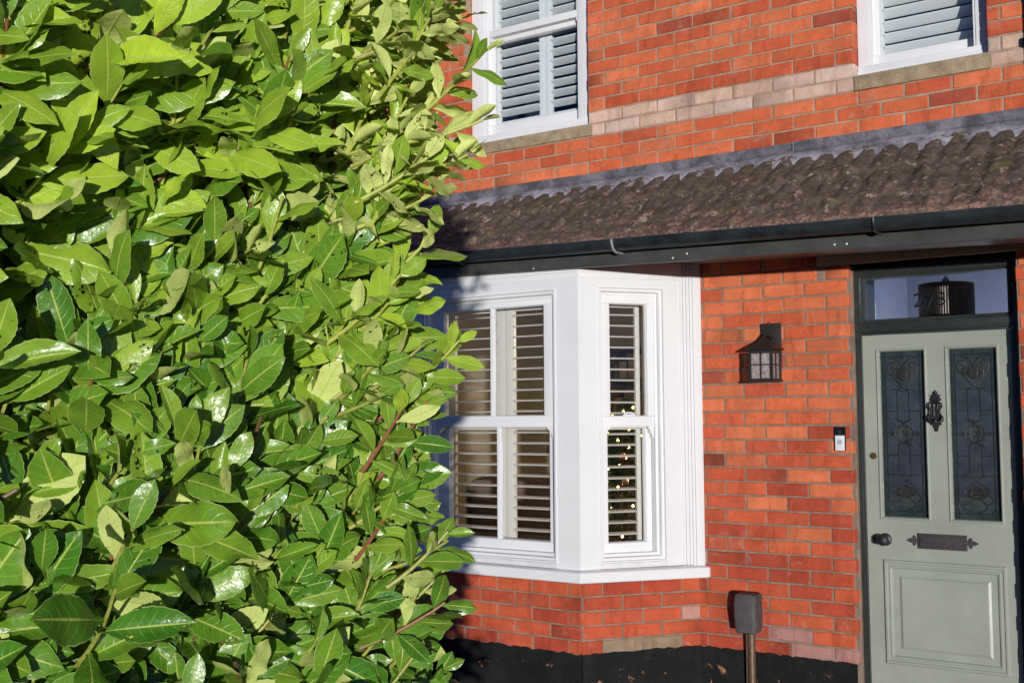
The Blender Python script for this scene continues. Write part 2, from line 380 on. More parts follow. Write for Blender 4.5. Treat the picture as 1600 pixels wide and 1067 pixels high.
# ------------------------------------------------------------ the setting
g = MB(); g.box(-150, 150, -150, 150, -4.35, -4.15); tag(g.build('ground', GR), kind='structure')
g = MB(); g.box(1.5, 3.9, -14, .14, -4.146, -4.142); tag(g.build('path', mat('slab path', (.24,.22,.19), .9, .2, var=.25, vscale=5, bump=.4)), kind='structure')
g = MB(); g.box(-5, 1.44, -5.6, -.02, -4.146, -4.120); tag(g.build('soil_bed', SOIL), kind='structure')

# ------------------------------------------------------------ the house
house = empty('brick_house', (0, 0, 0), 'red brick terraced house with white bay window, mossy pent roof and sage green door', 'house')
MAIN = ((0, 0), (1, 0), (0, -1))
A0 = (.14, -.555); ct = (.60069122, .79948112); cn = (.79948112, -.60069122)
CANT = (A0, ct, cn); CL = .6942
FRONT = ((0, -.555), (1, 0), (0, -1))
LCANT = ((-1.46, 0), (.60069122, -.79948112), (-.79948112, -.60069122))
PHI = .074
PALS = [(.63,.140,.050), (.58,.118,.042), (.66,.172,.068), (.53,.098,.038), (.62,.155,.062)]
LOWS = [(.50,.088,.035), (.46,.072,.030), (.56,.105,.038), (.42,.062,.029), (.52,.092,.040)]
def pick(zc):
    k = R_.random(); f = min(1, max(0, (-1.9 - zc)/1.3))  # lower bricks are redder, and darker with light fall-off put into their colour
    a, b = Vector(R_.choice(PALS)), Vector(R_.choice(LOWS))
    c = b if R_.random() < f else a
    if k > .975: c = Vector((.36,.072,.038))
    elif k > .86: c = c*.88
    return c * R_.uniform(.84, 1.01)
def bricks(mb, a0, a1, rows, openings, phase, depth=.10, special=None, lo=None, hi=None):
    """rows = list of (zc, parity); every brick a slightly uneven chamfered block"""
    j = .0044
    for zc, par in rows:
        off = phase + (.114 if par else 0)
        k0 = math.floor((a0-off)/.228) - 1
        k = k0
        while off + k*.228 < a1:
            s0, s1 = off + k*.228, off + (k+1)*.228; k += 1
            x0, x1 = max(s0, a0), min(s1, a1)
            if x1 - x0 < .02: continue
            parts = [(x0 + (j if x0 == s0 else 0), x1 - (j if x1 == s1 else 0), zc - .037 + j, zc + .037 - j)]
            for (oa, ob, oz0, oz1) in openings:
                nw = []
                for (p0, p1, q0, q1) in parts:
                    if p1 <= oa or p0 >= ob or q1 <= oz0 or q0 >= oz1: nw.append((p0, p1, q0, q1)); continue
                    if q0 < oz0 - .012: nw.append((p0, p1, q0, oz0)) if (oz0-q0) < (q1-q0) and p0 >= oa-.01 and p1 <= ob+.01 else None
                    if q1 > oz1 + .012 and p0 >= oa-.01 and p1 <= ob+.01: nw.append((p0, p1, oz1, q1))
                    if p0 < oa - .012: nw.append((p0, oa, q0, q1))
                    if p1 > ob + .012: nw.append((ob, p1, q0, q1))
                parts = nw
            for (p0, p1, q0, q1) in parts:
                if p1 - p0 < .012 or q1 - q0 < .012: continue
                if special:
                    t = special((p0+p1)/2, zc)
                else: t = None
                col = Vector(t) if t else pick(zc)
                e = lambda s=.0020: R_.uniform(-s, s)
                f = .0015 + R_.uniform(-.0014, .0018); c = .0040
                z0a, z0b, z1a, z1b = q0+e(), q0+e(), q1+e(), q1+e(); xa, xb = p0 + e(), p1 + e()
                B = [(xa, -depth, z0a), (xb, -depth, z0b), (xb, -depth, z1b), (xa, -depth, z1a),
                     (xa, f-c, z0a), (xb, f-c, z0b), (xb, f-c, z1b), (xa, f-c, z1a),
                     (xa+c, f+e(.0008), z0a+c), (xb-c, f+e(.0008), z0b+c), (xb-c, f+e(.0008), z1b-c), (xa+c, f+e(.0008), z1a-c)]
                F = [(4,5,1,0),(5,6,2,1),(6,7,3,2),(7,4,0,3),(4,5,9,8),(5,6,10,9),(6,7,11,10),(7,4,8,11),(8,9,10,11)]
                # split the face where burnt ends show
                mb.tint = tuple(col); k9 = len(mb.c); mb.add(B, F, 0)
                if R_.random() < .07:
                    dk = tuple(col*.55)
                    for q in ((0,3,4,7,8,11) if R_.random() < .5 else (1,2,5,6,9,10)): mb.c[k9+q] = dk
def mortar(mb, a0, a1, z0, z1, openings, depth=.1):
    xs = sorted({a0, a1, *[min(max(v, a0), a1) for o in openings for v in (o[0]-.003, o[1]+.003)]})
    zs = sorted({z0, z1, *[min(max(v, z0), z1) for o in openings for v in (o[2]-.003, o[3]+.003)]})
    for i in range(len(xs)-1):
        for k in range(len(zs)-1):
            xc, zc = (xs[i]+xs[i+1])/2, (zs[k]+zs[k+1])/2
            if any(o[0]-.003 <= xc <= o[1]+.003 and o[2]-.003 <= zc <= o[3]+.003 for o in openings): continue
            mb.box(xs[i], xs[i+1], -.003, -depth, zs[k], zs[k+1], 1)

UPL = (-1.018, -.113, -.70, 1.15)          # upstairs left window opening
UPR = (1.463, 2.106, -.70, 1.15)
DOOR = (1.405, 2.192, -4.10, -1.664)
BAYO = (-1.44, .54, -3.60, -1.62)
STONE_L = (-1.06, -.09, -.772, -.70); STONE_R = (1.466, 2.118, -.778, -.70)
LINT = (1.241, 2.9, -1.664, -1.615)
wall = MB(MAIN)
def sp_up(x, z):
    v = -z/.074
    if 8.5 < v < 10.5:
        return tuple(Vector(R_.choice([(.58,.40,.31),(.60,.42,.33),(.60,.39,.29),(.55,.41,.33),(.62,.43,.31)]))*R_.uniform(.85, 1.1))
def sp_low(x, z):
    s = -z/.074 - 21.91
    if (25.5 < s < 26.5 and .95 < x < 1.23) or (26.5 < s < 27.6 and x > 1.12): return tuple(Vector((.38,.19,.16))*R_.uniform(.85, 1.1))
    if 20.5 < s < 21.5 and x < .70: return (.44,.24,.19)
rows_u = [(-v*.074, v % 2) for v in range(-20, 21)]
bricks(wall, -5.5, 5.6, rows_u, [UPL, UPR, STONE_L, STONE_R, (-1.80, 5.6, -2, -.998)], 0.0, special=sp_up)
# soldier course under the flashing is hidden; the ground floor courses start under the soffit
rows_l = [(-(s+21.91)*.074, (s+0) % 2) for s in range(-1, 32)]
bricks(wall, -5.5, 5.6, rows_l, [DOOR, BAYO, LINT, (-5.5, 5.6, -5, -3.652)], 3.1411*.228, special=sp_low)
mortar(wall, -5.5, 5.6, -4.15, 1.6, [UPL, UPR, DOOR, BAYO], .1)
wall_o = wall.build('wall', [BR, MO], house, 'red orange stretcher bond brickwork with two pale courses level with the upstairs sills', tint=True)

# brick base of the bay
def sp_bayc(a, z):
    s = -z/.074 - 21.91
    if 26.5 < s < 27.6 and .10 < a < .52: return tuple(Vector((.30,.22,.14))*R_.uniform(.85, 1.1))
    if 24.5 < s < 25.5 and a > .55: return (.45,.24,.19)
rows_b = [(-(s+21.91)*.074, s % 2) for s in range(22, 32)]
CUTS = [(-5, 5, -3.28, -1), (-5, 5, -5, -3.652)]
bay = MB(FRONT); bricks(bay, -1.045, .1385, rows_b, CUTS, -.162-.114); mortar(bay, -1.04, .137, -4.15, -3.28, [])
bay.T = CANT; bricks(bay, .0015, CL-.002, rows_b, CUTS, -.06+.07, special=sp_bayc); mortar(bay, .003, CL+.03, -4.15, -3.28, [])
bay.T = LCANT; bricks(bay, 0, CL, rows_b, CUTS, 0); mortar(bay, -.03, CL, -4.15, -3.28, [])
bay.build('bay_base', [BR, MO], house, 'brick base under the bay window with a few patched grey bricks', tint=True)
# black painted plinth
def ragged(mb, a0, a1, zt, d=.0065, step=.022, amp=.013):
    n = max(2, int((a1-a0)/step)); top = [(a0 + (a1-a0)*i/n, zt + noise.noise(Vector((a0+i*.61, zt, i*.37)))*amp) for i in range(n+1)]
    mb.slab([(a0, -4.149)] + [(a1, -4.149)] + top[::-1], -.02, d)
for q0, q1 in ((.560, 1.40), (2.2, 5.6), (-5.5, -1.47)):
    pl = MB(MAIN); ragged(pl, q0, q1, -3.652); pl.build('plinth', PL, house)
pl = MB(FRONT); ragged(pl, -1.05, .143, -3.652)
pl.T = CANT; ragged(pl, .006, .697, -3.650)
pl.T = LCANT; ragged(pl, 0, CL, -3.652)
pl.build('plinth', PL, house)
# sills and lintel of stone
for nm, (a, b_, z0, z1), lab in (('stone_sill', STONE_L, 'stone sill under the left upstairs window'), ('stone_sill', STONE_R, 'stone sill under the right upstairs window')):
    s_ = MB(MAIN); s_.box(a, b_, .012, -.16, z0, z1, 0, .006)
    o = s_.build(nm, ST, house, lab)
s_ = MB(MAIN); s_.box(1.243, 3.3, .006, -.10, -1.661, -1.600, 0, .004); s_.build('lintel', SB, house)
# inner lining (rooms)
def room(name, x0, x1, y0, y1, z0, z1, mw, mc, holes, mr=None):
    r = MB(None)
    r.quad([(x0,y1,z0),(x1,y1,z0),(x1,y1,z1),(x0,y1,z1)], 0); r.quad([(x0,y0,z0),(x0,y1,z0),(x0,y1,z1),(x0,y0,z1)], 0)
    r.quad([(x1,y0,z0),(x1,y1,z0),(x1,y1,z1),(x1,y0,z1)], 0); r.quad([(x0,y0,z1),(x1,y0,z1),(x1,y1,z1),(x0,y1,z1)], 1)
    r.quad([(x0,y0,z0),(x1,y0,z0),(x1,y1,z0),(x0,y1,z0)], 2)
    xs = sorted({x0, x1, *[v for o in holes for v in o[:2]]}); zs = sorted({z0, z1, *[v for o in holes for v in o[2:]]})
    for i in range(len(xs)-1):
        for k in range(len(zs)-1):
            xc, zc = (xs[i]+xs[i+1])/2, (zs[k]+zs[k+1])/2
            if any(o[0] < xc < o[1] and o[2] < zc < o[3] for o in holes): continue
            r.quad([(xs[i],y0,zs[k]),(xs[i+1],y0,zs[k]),(xs[i+1],y0,zs[k+1]),(xs[i],y0,zs[k+1])], 0)
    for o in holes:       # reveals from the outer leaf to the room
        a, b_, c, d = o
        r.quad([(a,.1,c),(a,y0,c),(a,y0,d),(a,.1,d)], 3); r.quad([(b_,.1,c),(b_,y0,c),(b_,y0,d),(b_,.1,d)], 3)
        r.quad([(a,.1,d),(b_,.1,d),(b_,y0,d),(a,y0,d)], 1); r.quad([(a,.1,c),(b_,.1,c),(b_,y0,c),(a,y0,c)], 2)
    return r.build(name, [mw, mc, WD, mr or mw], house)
room('living_room_walls', -2.9, 1.15, .26, 3.9, -3.95, -1.30, BG_, BC, [BAYO])
room('hall_walls', 1.18, 2.45, .42, 1.9, -4.05, -1.45, HW, HW, [(1.41, 2.185, -4.05, -1.67)], mat('shade painted hall lining', (.035,.040,.050), .6, .3))  # reveal lining near black: its shade is painted into the colour
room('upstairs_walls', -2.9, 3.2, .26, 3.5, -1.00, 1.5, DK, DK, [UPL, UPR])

# ------------------------------------------------------------ upstairs sash windows
def sash(mb, a0, a1, z0, z1, ga0, ga1, gz0, gz1, d0, th):
    """a sash: rails and stiles butted, glass rebate bead"""
    mb.box(a0, a1, d0, d0-th, gz1, z1, 0, .003); mb.box(a0, a1, d0, d0-th, z0, gz0, 0, .003)
    mb.box(a0, ga0, d0+.0005, d0-th, gz0, gz1, 0, .003); mb.box(ga1, a1, d0+.0005, d0-th, gz0, gz1, 0, .003)
    mb.sweep_rect(ga0-.001, ga1+.001, gz0-.001, gz1+.001, [(0, d0-.002), (.006, d0-.012), (.006, d0-th)])
def pane(T, a0, a1, z0, z1, d, mt, par, name='pane'):
    p = MB(T); p.box(a0-.004, a1+.004, d, d-.004, z0-.004, z1+.004); return p.build(name, mt, par)
def shutter(T, a0, a1, z0, z1, d, pitch, tilt, mt, par, stile=.045, zf=None, slat_w=.062, top=.05, bot=.05, skip=()):
    """one shutter leaf: stiles, rails and tilted louvres"""
    s = MB(T); th = .026
    s.box(a0, a0+stile, d, d-th, z0, z1, 0, .003); s.box(a1-stile, a1, d, d-th, z0, z1, 0, .003)
    s.box(a0+stile, a1-stile, d-.001, d-th+.001, z1-top, z1, 0, .002); s.box(a0+stile, a1-stile, d-.001, d-th+.001, z0, z0+bot, 0, .002)
    z = zf if zf is not None else z1 - top - pitch*.5
    dc = d - th/2; ca, sa = math.cos(tilt), math.sin(tilt); hw = slat_w/2
    while z > z0 + bot + .01:
        q = z + R_.uniform(-.001, .001)
        sec = []
        for k in range(10):
            an = 2*math.pi*k/10; u_, w_ = hw*math.copysign(abs(math.cos(an))**.6, math.cos(an)), .0052*math.copysign(abs(math.sin(an))**.6, math.sin(an))
            sec.append((dc + u_*ca - w_*sa, q + u_*sa + w_*ca))
        P = [(a0+stile+.001, dd, zz) for dd, zz in sec] + [(a1-stile-.001, dd, zz) for dd, zz in sec]
        s.add(P, [tuple(range(10)), tuple(range(10, 20))[::-1]] + [(k, (k+1)%10, 10+(k+1)%10, 10+k) for k in range(10)], 0, True)
        z -= pitch
    return s.build('shutter', mt, par)
def up_window(op, lab, twin):
    a0, a1, z0, z1 = op; T = MAIN
    f = MB(T)
    f.box(a0+.003, a0+.100-(0 if twin else .035), -.067, -.26, z0+.05, z1-.003, 0, .003)      # box frame
    f.box(a1-.100+(0 if twin else .035), a1-.003, -.067, -.26, z0+.05, z1-.003, 0, .003)
    f.box(a0+.003, a1-.003, -.069, -.26, z1-.08, z1-.002, 0, .003)
    w_ = .1 if twin else .065
    for s0, s1 in ((a0+w_, a0+w_+.012), (a1-w_-.012, a1-w_)): f.box(s0, s1, -.073, -.09, z0+.06, z1-.085, 0, .002)
    # timber sill, sloping, with a drip groove
    f.add([(a0+.004,-.050,z0+.002),(a1-.004,-.050,z0+.002),(a1-.004,-.050,z0+.034),(a0+.004,-.050,z0+.034),
           (a0+.004,-.26,z0+.002),(a1-.004,-.26,z0+.002),(a1-.004,-.26,z0+.056),(a0+.004,-.26,z0+.056)],
          [(0,1,2,3),(4,5,6,7),(3,2,6,7),(0,1,5,4),(0,3,7,4),(1,2,6,5)])
    f.box(a0+.004, a1-.004, -.056, -.12, z0+.036, z0+.062, 0, .003)
    fo = f.build('window', WH, house, lab)
    ga0, ga1 = a0+.118, a1-.092
    if not twin: ga0, ga1 = a0+.096, a1-.148+.02
    gi0, gi1 = (a0+.120, a1-.090) if twin else (a0+.096, a1-.147)
    zm = .047-.045 if twin else .34
    up_ = MB(T); sash(up_, a0+w_-.004, a1-w_+.004, zm, z1-.08, a0+w_+.03, a1-w_-.03, zm+.045, z1-.13, -.090, .036)
    if twin:
        for sx, hx in ((1, a0+w_+.004), (-1, a1-w_-.004)):    # sash horns
            up_.slab([(hx, zm), (hx+sx*.030, zm), (hx+sx*.028, zm-.02), (hx+sx*.016, zm-.03), (hx+sx*.018, zm-.045), (hx+sx*.006, zm-.06), (hx, zm-.06)][::sx], -.092, -.124)
    up_.build('sash', WH, fo, 'upper sash')
    pane(T, a0+w_+.03, a1-w_-.03, zm+.045, z1-.13, -.110, GU2, fo)
    lo_ = MB(T); sash(lo_, a0+w_-.004, a1-w_+.004, z0+.058, zm+.043, a0+w_+.024, a1-w_-.024 if twin else a1-w_-.02, z0+.142 if twin else z0+.127, zm-.03 if twin else zm, -.130, .036)
    lo_.build('sash', WH, fo, 'lower sash')
    pane(T, a0+w_+.024, a1-w_-.022, z0+.14, zm-.01, -.150, GU2, fo)
    # shutters behind
    if twin:
        m_ = -.535
        for zz0, zz1 in ((z0+.10, 1.0),):
            shutter(T, a0+.09, m_-.002, zz0, zz1, -.195, .0655, math.radians(30), SW, fo, top=.06, bot=.075)
            shutter(T, m_+.002, a1-.03, zz0, zz1, -.195, .0655, math.radians(30), SW, fo, top=.06, bot=.075)
    else:
        shutter(T, a0+.06, a1-.02, z0+.08, 1.0, -.195, .0655, math.radians(45), SW, fo, stile=.042, top=.06, bot=.05)
    return fo
up_window(UPL, 'white sash window above the bay, two shutter leaves behind its glass', True)
up_window(UPR, 'narrow white window above the front door with grey white shutter slats', False)

# ------------------------------------------------------------ bay window joinery
ZT = -1.640; ZS = -3.285
bw = MB(FRONT)
OF = (-.908, -.004, -3.190, -1.736); OC = (.115, .50, -3.188, -1.728)
def facing(mb, a0, a1, O, zb=-3.220):
    z1 = ZT
    mb.box(a0, O[0], 0, -.07, zb, z1, 0); mb.box(O[1], a1, 0, -.07, zb, z1, 0)
    mb.box(O[0], O[1], 0, -.07, O[3], z1, 0); mb.box(O[0], O[1], -.004, -.10, zb, O[2], 0)
facing(bw, -1.045, .1398, OF)
# moulding under the fascia and steps round the opening
STEP = [(-.0, .0), (0, .009), (.006, .009), (.010, .004), (.010, -.006), (.022, -.008), (.028, -.014), (.028, -.030), (.046, -.034), (.046, -.052), (.046, -.12)]
bw.sweep_rect(*OF, [(-.001, -.001), (-.001, .005), (.006, .005), (.008, -.010), (.022, -.012), (.026, -.020), (.026, -.040), (.042, -.042), (.042, -.20)])
bw.box(-1.045, .1398, .006, -.01, ZT-.012, ZT+.06, 0, .003)
bw.box(-1.045, .1398, .0035, -.01, ZT-.045, ZT-.013, 0, .003)
bw.T = CANT
facing(bw, .0005, CL, OC)
bw.sweep_rect(*OC, [(-.001, -.001), (-.001, .005), (.006, .005), (.008, -.010), (.022, -.012), (.026, -.020), (.026, -.040), (.040, -.042), (.040, -.20)])
bw.box(.004, .60, .006, -.01, ZT-.012, ZT+.06, 0, .003); bw.box(.004, .590, .0035, -.01, ZT-.045, ZT-.013, 0, .003)
# stepped upright moulding beside the brickwork
for s0, s1, d in ((.596, .612, .006), (.613, .630, .011), (.631, .646, .017), (.647, .662, .024), (.663, .712, .030)):
    bw.box(s0, s1, d, -.02, -3.222, ZT+.05, 0, .003)
bw.T = LCANT
bw.box(0, CL-.0005, 0, -.07, -3.22, ZT)
# lining boards of the bay (inside faces) and ceiling
bw.T = None
bw.prism([(-1.40, .02), (-1.02, -.48), (.11, -.48), (.50, .02)], ZT+.02, ZT+.05)
# outer sill following the bay
bwo = bw.build('bay_window', WH, house, 'white canted bay window with stepped mouldings')
def offset_sill(d):      # plan outline of the bay pushed out by d
    tn = math.tan(math.radians(53.07/2))
    return [(.557+d*1.2508+.018, .0), (.557+d*1.2508+.018, -.020), (.14+d*tn+.0, -.555-d), (-1.045-d*tn, -.555-d), (-1.46-d*1.25, 0)]
sl_ = MB(None)
o1 = offset_sill(.036); o0 = offset_sill(-.06)
def ring(z): return None
n5 = 5
prof = [(offset_sill(.0), -3.2195), (offset_sill(.024), -3.226), (offset_sill(.034), -3.230), (offset_sill(.036), -3.236), (offset_sill(.036), -3.279), (offset_sill(.032), -3.284), (offset_sill(-.04), -3.284)]
V = [(a, d, z) for pl_, z in prof for a, d in pl_]; F = []
for k in range(len(prof)-1):
    for j in range(4): F.append((k*5+j, k*5+j+1, (k+1)*5+j+1, (k+1)*5+j))
for e_ in (0, 4): F.append(tuple(k*5+e_ for k in range(len(prof))))
sl_.add(V, F)
sl_.build('sill', WH, bwo)
def bay_light(T, O, us, ls, bars, lab):
    """upper sash us=(ga0,ga1,gz0,gz1), lower sash ls likewise"""
    a0, a1, z0, z1 = O
    u_ = MB(T); sash(u_, a0+.036, a1-.036, -2.476, z1-.024, *us, -.050, .036)
    for b0 in bars[:1]:
        u_.box(b0, b0+.024, -.052, -.082, us[2]-.001, us[3]+.001, 0, .004)
    for sx, hx in ((1, a0+.042), (-1, a1-.042)):
        st_ = (us[0]-a0-.042) if sx > 0 else (a1-.042-us[1])
        st_ = min(max(st_, .03), .05)
        u_.slab([(hx, -2.4755), (hx+sx*st_, -2.4755), (hx+sx*(st_-.004), -2.488), (hx+sx*st_*.62, -2.495), (hx+sx*st_*.66, -2.508), (hx+sx*st_*.35, -2.516), (hx+sx*st_*.30, -2.532), (hx, -2.540)][::sx], -.052, -.084)
    u_.box(us[0]-.02, us[1]+.02, -.044, -.051, -2.474, -2.462, 0, .002)
    uo = u_.build('sash', WH, bwo, 'upper sash of the ' + lab)
    pane(T, *us, -.066, GL, bwo)
    l_ = MB(T); sash(l_, a0+.042, a1-.042, z0+.004, -2.440, *ls, -.092, .036)
    for b0 in bars[1:]:
        l_.box(b0, b0+.024, -.094, -.124, ls[2]-.001, ls[3]+.001, 0, .004)
    l_.build('sash', WH, bwo, 'lower sash of the ' + lab)
    pane(T, *ls, -.108, GL, bwo)
    # inner part of the timber sill
    s2 = MB(T); s2.add([(a0-.002,.004,-3.216),(a1+.002,.004,-3.216),(a1+.002,.004,z0-.003),(a0-.002,.004,z0-.003),(a0+.03,-.16,z0+.006),(a1-.03,-.16,z0+.006),(a1-.03,-.16,-3.216),(a0+.03,-.16,-3.216)],
           [(0,1,2,3),(3,2,5,4),(4,5,6,7),(0,1,6,7)]); s2.build('sill', WS, bwo)
bay_light(FRONT, OF, (-.800, -.110, -2.414, -1.809), (-.795, -.104, -3.098, -2.478), (-.4715, -.459), 'wide front light')
bay_light(CANT, OC, (.202, .423, -2.420, -1.811), (.200, .425, -3.098, -2.480), (), 'narrow side light')
# cream shutters, louvres open (flat)
def pair(T, spans, zs, zf, par, stile):
    for (s0, s1), st_ in zip(spans, stile): shutter(T, s0, s1, zs[0], zs[1], -.155, .060, math.radians(-5), CR, par, stile=st_, zf=zf, top=.036, bot=.03)
pair(FRONT, [(-.860, -.4405), (-.4365, -.052)], (-2.452, -1.786), -1.847, bwo, (.06, .056))
pair(FRONT, [(-.860, -.4405), (-.4365, -.052)], (-3.150, -2.456), -2.505, bwo, (.06, .056))
pair(CANT, [(.15, .4265)], (-2.452, -1.786), -1.862, bwo, (.026,))
pair(CANT, [(.15, .4265)], (-3.150, -2.456), -2.515, bwo, (.026,))
k_ = MB(CANT); k_.tube([(.29, -.075, -2.408), (.30, -.062, -2.400), (.33, -.060, -2.402), (.345, -.070, -2.408)], .005, 8); k_.box(.285, .35, -.055, -.075, -2.419, -2.409, 0, .002); k_.build('sash_lock', WH, bwo)

# ------------------------------------------------------------ pent roof, gutter, fascia
def zline(x, x0, z0, x1, z1): return z0 + (x-x0)*(z1-z0)/(x1-x0)
X0, X1 = -1.75, 5.6
rf = MB(None)
nx, ny = 1300, 90; V = []; Cc = []
for j in range(ny+1):
    f = j/ny
    for i in range(nx+1):
        x = X0 + (X1-X0)*i/nx
        zt = -1.075; ze = zline(x, -.93, -1.512, 2.34, -1.556)
        gv = (.5+.5*math.cos((x/.107)*2*math.pi))**7; y0_ = -.056 - .014*gv; y = y0_ + (-.64 - y0_)*f; z = zt + (ze-zt)*((-.02-y)/.62)
        ph = (x/.107 + .05*math.sin(int(f*2.6)*2.1+x*.7)*min(1, f*3)) * 2*math.pi
        wv = (1 - (.5+.5*math.cos(ph))**2.4)*(.46 - .26*f)
        tl = f*2.6 + .06*math.sin(x*2*math.pi/.214*.5+1.0); st_ = (1-(tl % 1.0))
        tk = int(tl)
        nn = noise.noise(Vector((x*20, y*20, tk)))*.007*min(1,f*2.5) + noise.noise(Vector((x*48, y*48, 3)))*.003 + noise.noise(Vector((x*7, y*7, 9)))*.006 + max(0, noise.noise(Vector((x*13, y*13, 5)))-.12)*.045*min(1,f*2)
        V.append((x, y + (.012 if j == ny else 0), z + .006 + .024*wv + .013*(1-st_) + nn - (.045 if j == ny else 0) - (.034 if j == 0 else 0)))
        bare = max(0, f-.80)*4.5 + (.25 if (tl % 1) > .86 else 0) + .10*f
        Cc.append((min(1, bare), 0, 0))
F = [(j*(nx+1)+i, j*(nx+1)+i+1, (j+1)*(nx+1)+i+1, (j+1)*(nx+1)+i) for j in range(ny) for i in range(nx)]
rf.add(V, F, 0, True); rf.c = Cc
# underside
k = len(rf.v); rf.tint = (0,0,0)
rf.quad([(X0,-.02,-1.12),(X1,-.02,-1.12),(X1,-.60,-1.60),(X0,-.60,-1.56)])
rfo = rf.build('roof', TI, house, 'mossy brown pantiled pent roof over the bay and door', tint=True, fix=False)
fl = MB(None); V = []; F = []; nx = 380          # lead flashing with hand dressed waves
for i in range(nx+1):
    x = X0 + (X1-X0)*i/nx; e = noise.noise(Vector((x*3, 0, 0)))*.004; lap = .006 if x > 1.142 else 0
    sc = .005*math.cos(x/.107*2*math.pi)
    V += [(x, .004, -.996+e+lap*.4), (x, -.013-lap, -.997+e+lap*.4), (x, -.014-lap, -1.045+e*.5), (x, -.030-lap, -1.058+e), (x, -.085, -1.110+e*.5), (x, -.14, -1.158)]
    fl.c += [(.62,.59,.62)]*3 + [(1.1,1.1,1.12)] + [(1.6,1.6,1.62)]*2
for i in range(nx):
    for k in range(5): F.append((i*6+k, (i+1)*6+k, (i+1)*6+k+1, i*6+k+1))
_c = fl.c; fl.c = []; fl.add(V, F, 0, True); fl.c = _c
fl.tube([(1.142, -.022, -1.000), (1.142, -.024, -1.045), (1.130, -.05, -1.066), (1.118, -.08, -1.103)], .004, 6)
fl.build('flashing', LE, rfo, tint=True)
ff = lambda x: zline(x, -.93, -1.615, 2.34, -1.692)
fa = MB(None); xa, xb = X0, X1
def bar(mb, prof, mi=0, n=16):       # prof: (y, dz) closed section following the sloping eaves line
    V = []; m_ = len(prof)
    for i in range(n+1):
        x = xa + (xb-xa)*i/n
        V += [(x, y, ff(x)+dz) for y, dz in prof]
    F = [(i*m_+k, (i+1)*m_+k, (i+1)*m_+(k+1)%m_, i*m_+(k+1)%m_) for i in range(n) for k in range(m_)] + [tuple(range(m_)), tuple(n*m_+k for k in range(m_))]
    mb.add(V, F, mi, False)
bar(fa, [(-.600, 0), (-.600, .085), (-.582, .085), (-.582, 0)]); bar(fa, [(-.604, .004), (-.604, .010), (-.600, .010), (-.600, .004)])
fao = fa.build('fascia', FA, house, fix=True)
sf = MB(None)
V = []; n_ = 20
for i in range(n_+1):
    x = X0 + (X1-X0)*i/n_; zz = zline(x, .613, -1.590, 2.234, -1.634); V += [(x, -.582, zz-.008), (x, -.001, zz), (x, -.001, zz+.01), (x, -.582, zz+.004)]
sf.add(V, [(i*4+k, (i+1)*4+k, (i+1)*4+(k+1)%4, i*4+(k+1)%4) for i in range(n_) for k in range(4)]); sf.build('soffit', SO, house)
gt = MB(None)
cy, r_ = -.652, .048; sec = []
for k in range(13):
    a = math.pi + math.pi*k/12; sec.append((cy + r_*math.cos(a), .118 + r_*1.15*math.sin(a)))
inn = [(cy + (r_-.004)*math.cos(math.pi+math.pi*k/12), .118 + (r_-.004)*1.15*math.sin(math.pi+math.pi*k/12)) for k in range(13)][::-1]
bar(gt, sec + inn); bar(gt, [(cy-r_-.004, .112), (cy-r_-.004, .122), (cy-r_+.003, .122), (cy-r_+.003, .112)])
for i in range(len(gt.sm)): gt.sm[i] = True
gto = gt.build('gutter', GU, house)
for bx_, li in ((.433, 1), (-.552, 0), (1.75, 0)):
    b_ = MB(None); P = [(bx_+.0, cy + (r_+.005)*math.cos(math.pi + math.pi*k/10), ff(bx_) + .118 + (r_+.005)*1.15*math.sin(math.pi+math.pi*k/10)) for k in range(11)]
    b_.tube(P, .007, 8); b_.box(bx_-.012, bx_+.012, -.601, -.612, ff(bx_)+.055, ff(bx_)+.09, 0, .002)
    b_.build('gutter_bracket', [mat('worn grey plastic', (.26,.27,.28), .5, .4) if li else GU], gto)
for nx_, dz in ((1.541, .026), (1.597, .026), (.801, .034), (.723, .017), (-.11, .012)):
    b_ = MB(None); b_.lathe((nx_, -.600, ff(nx_)+dz), (0,-1,0), [(.0, 0), (.005, 0), (.0045, .002), (.001, .0035)], 12); b_.build('nail_head', WN, fao)
dp = MB(None); dp.tube([(2.335, -.045, 1.6), (2.335, -.045, -1.00)], .032, 20); dp.tube([(2.335, -.045, -.99), (2.335, -.045, -1.10)], .039, 20)
dpo = dp.build('downpipe', GU, house)
b_ = MB(None); b_.box(2.250, 2.42, -.004, -.012, -.700, -.664, 0, .002); b_.tube([(2.335,-.045,-.705),(2.335,-.045,-.66)], .040, 20); b_.lathe((2.257,-.012,-.682),(0,-1,0),[(0,0),(.006,0),(.005,.004),(0,.005)],10); b_.build('pipe_bracket', GU, dpo)

# ------------------------------------------------------------ front door
DY = -.100
fr = MB(MAIN)
fr.box(1.408, 1.428, -.078, -.20, -4.149, -1.668, 0, .003); fr.box(2.155, 2.190, -.078, -.20, -4.149, -1.668, 0, .003)
fr.box(1.4285, 2.1545, -.079, -.20, -1.712, -1.668, 0, .003)
fr.box(1.4285, 2.1545, -.076, -.20, -2.006, -1.958, 0, .003)
for d_, i_ in ((-.074, 0.0), (-.082, .006)):
    fr.sweep_rect(1.409+i_*1.5, 2.188-i_*3.2, -1.998, -1.670-i_, [(0, -.080), (.003, d_), (.007, d_), (.009, -.088)])
fr.sweep_rect(1.4275, 2.156, -1.9595, -1.711, [(0, -.078), (.004, -.074), (.009, -.076), (.011, -.092), (.020, -.094), (.022, -.14)])
fr.box(1.428, 1.436, -.084, -.12, -4.1, -2.008, 0, .002); fr.box(2.146, 2.155, -.084, -.12, -4.1, -2.008, 0, .002); fr.box(1.436, 2.146, -.083, -.12, -2.018, -2.007, 0, .002)
dfo = fr.build('door_frame', DG, house, 'dark green black door frame with a rectangular fanlight')
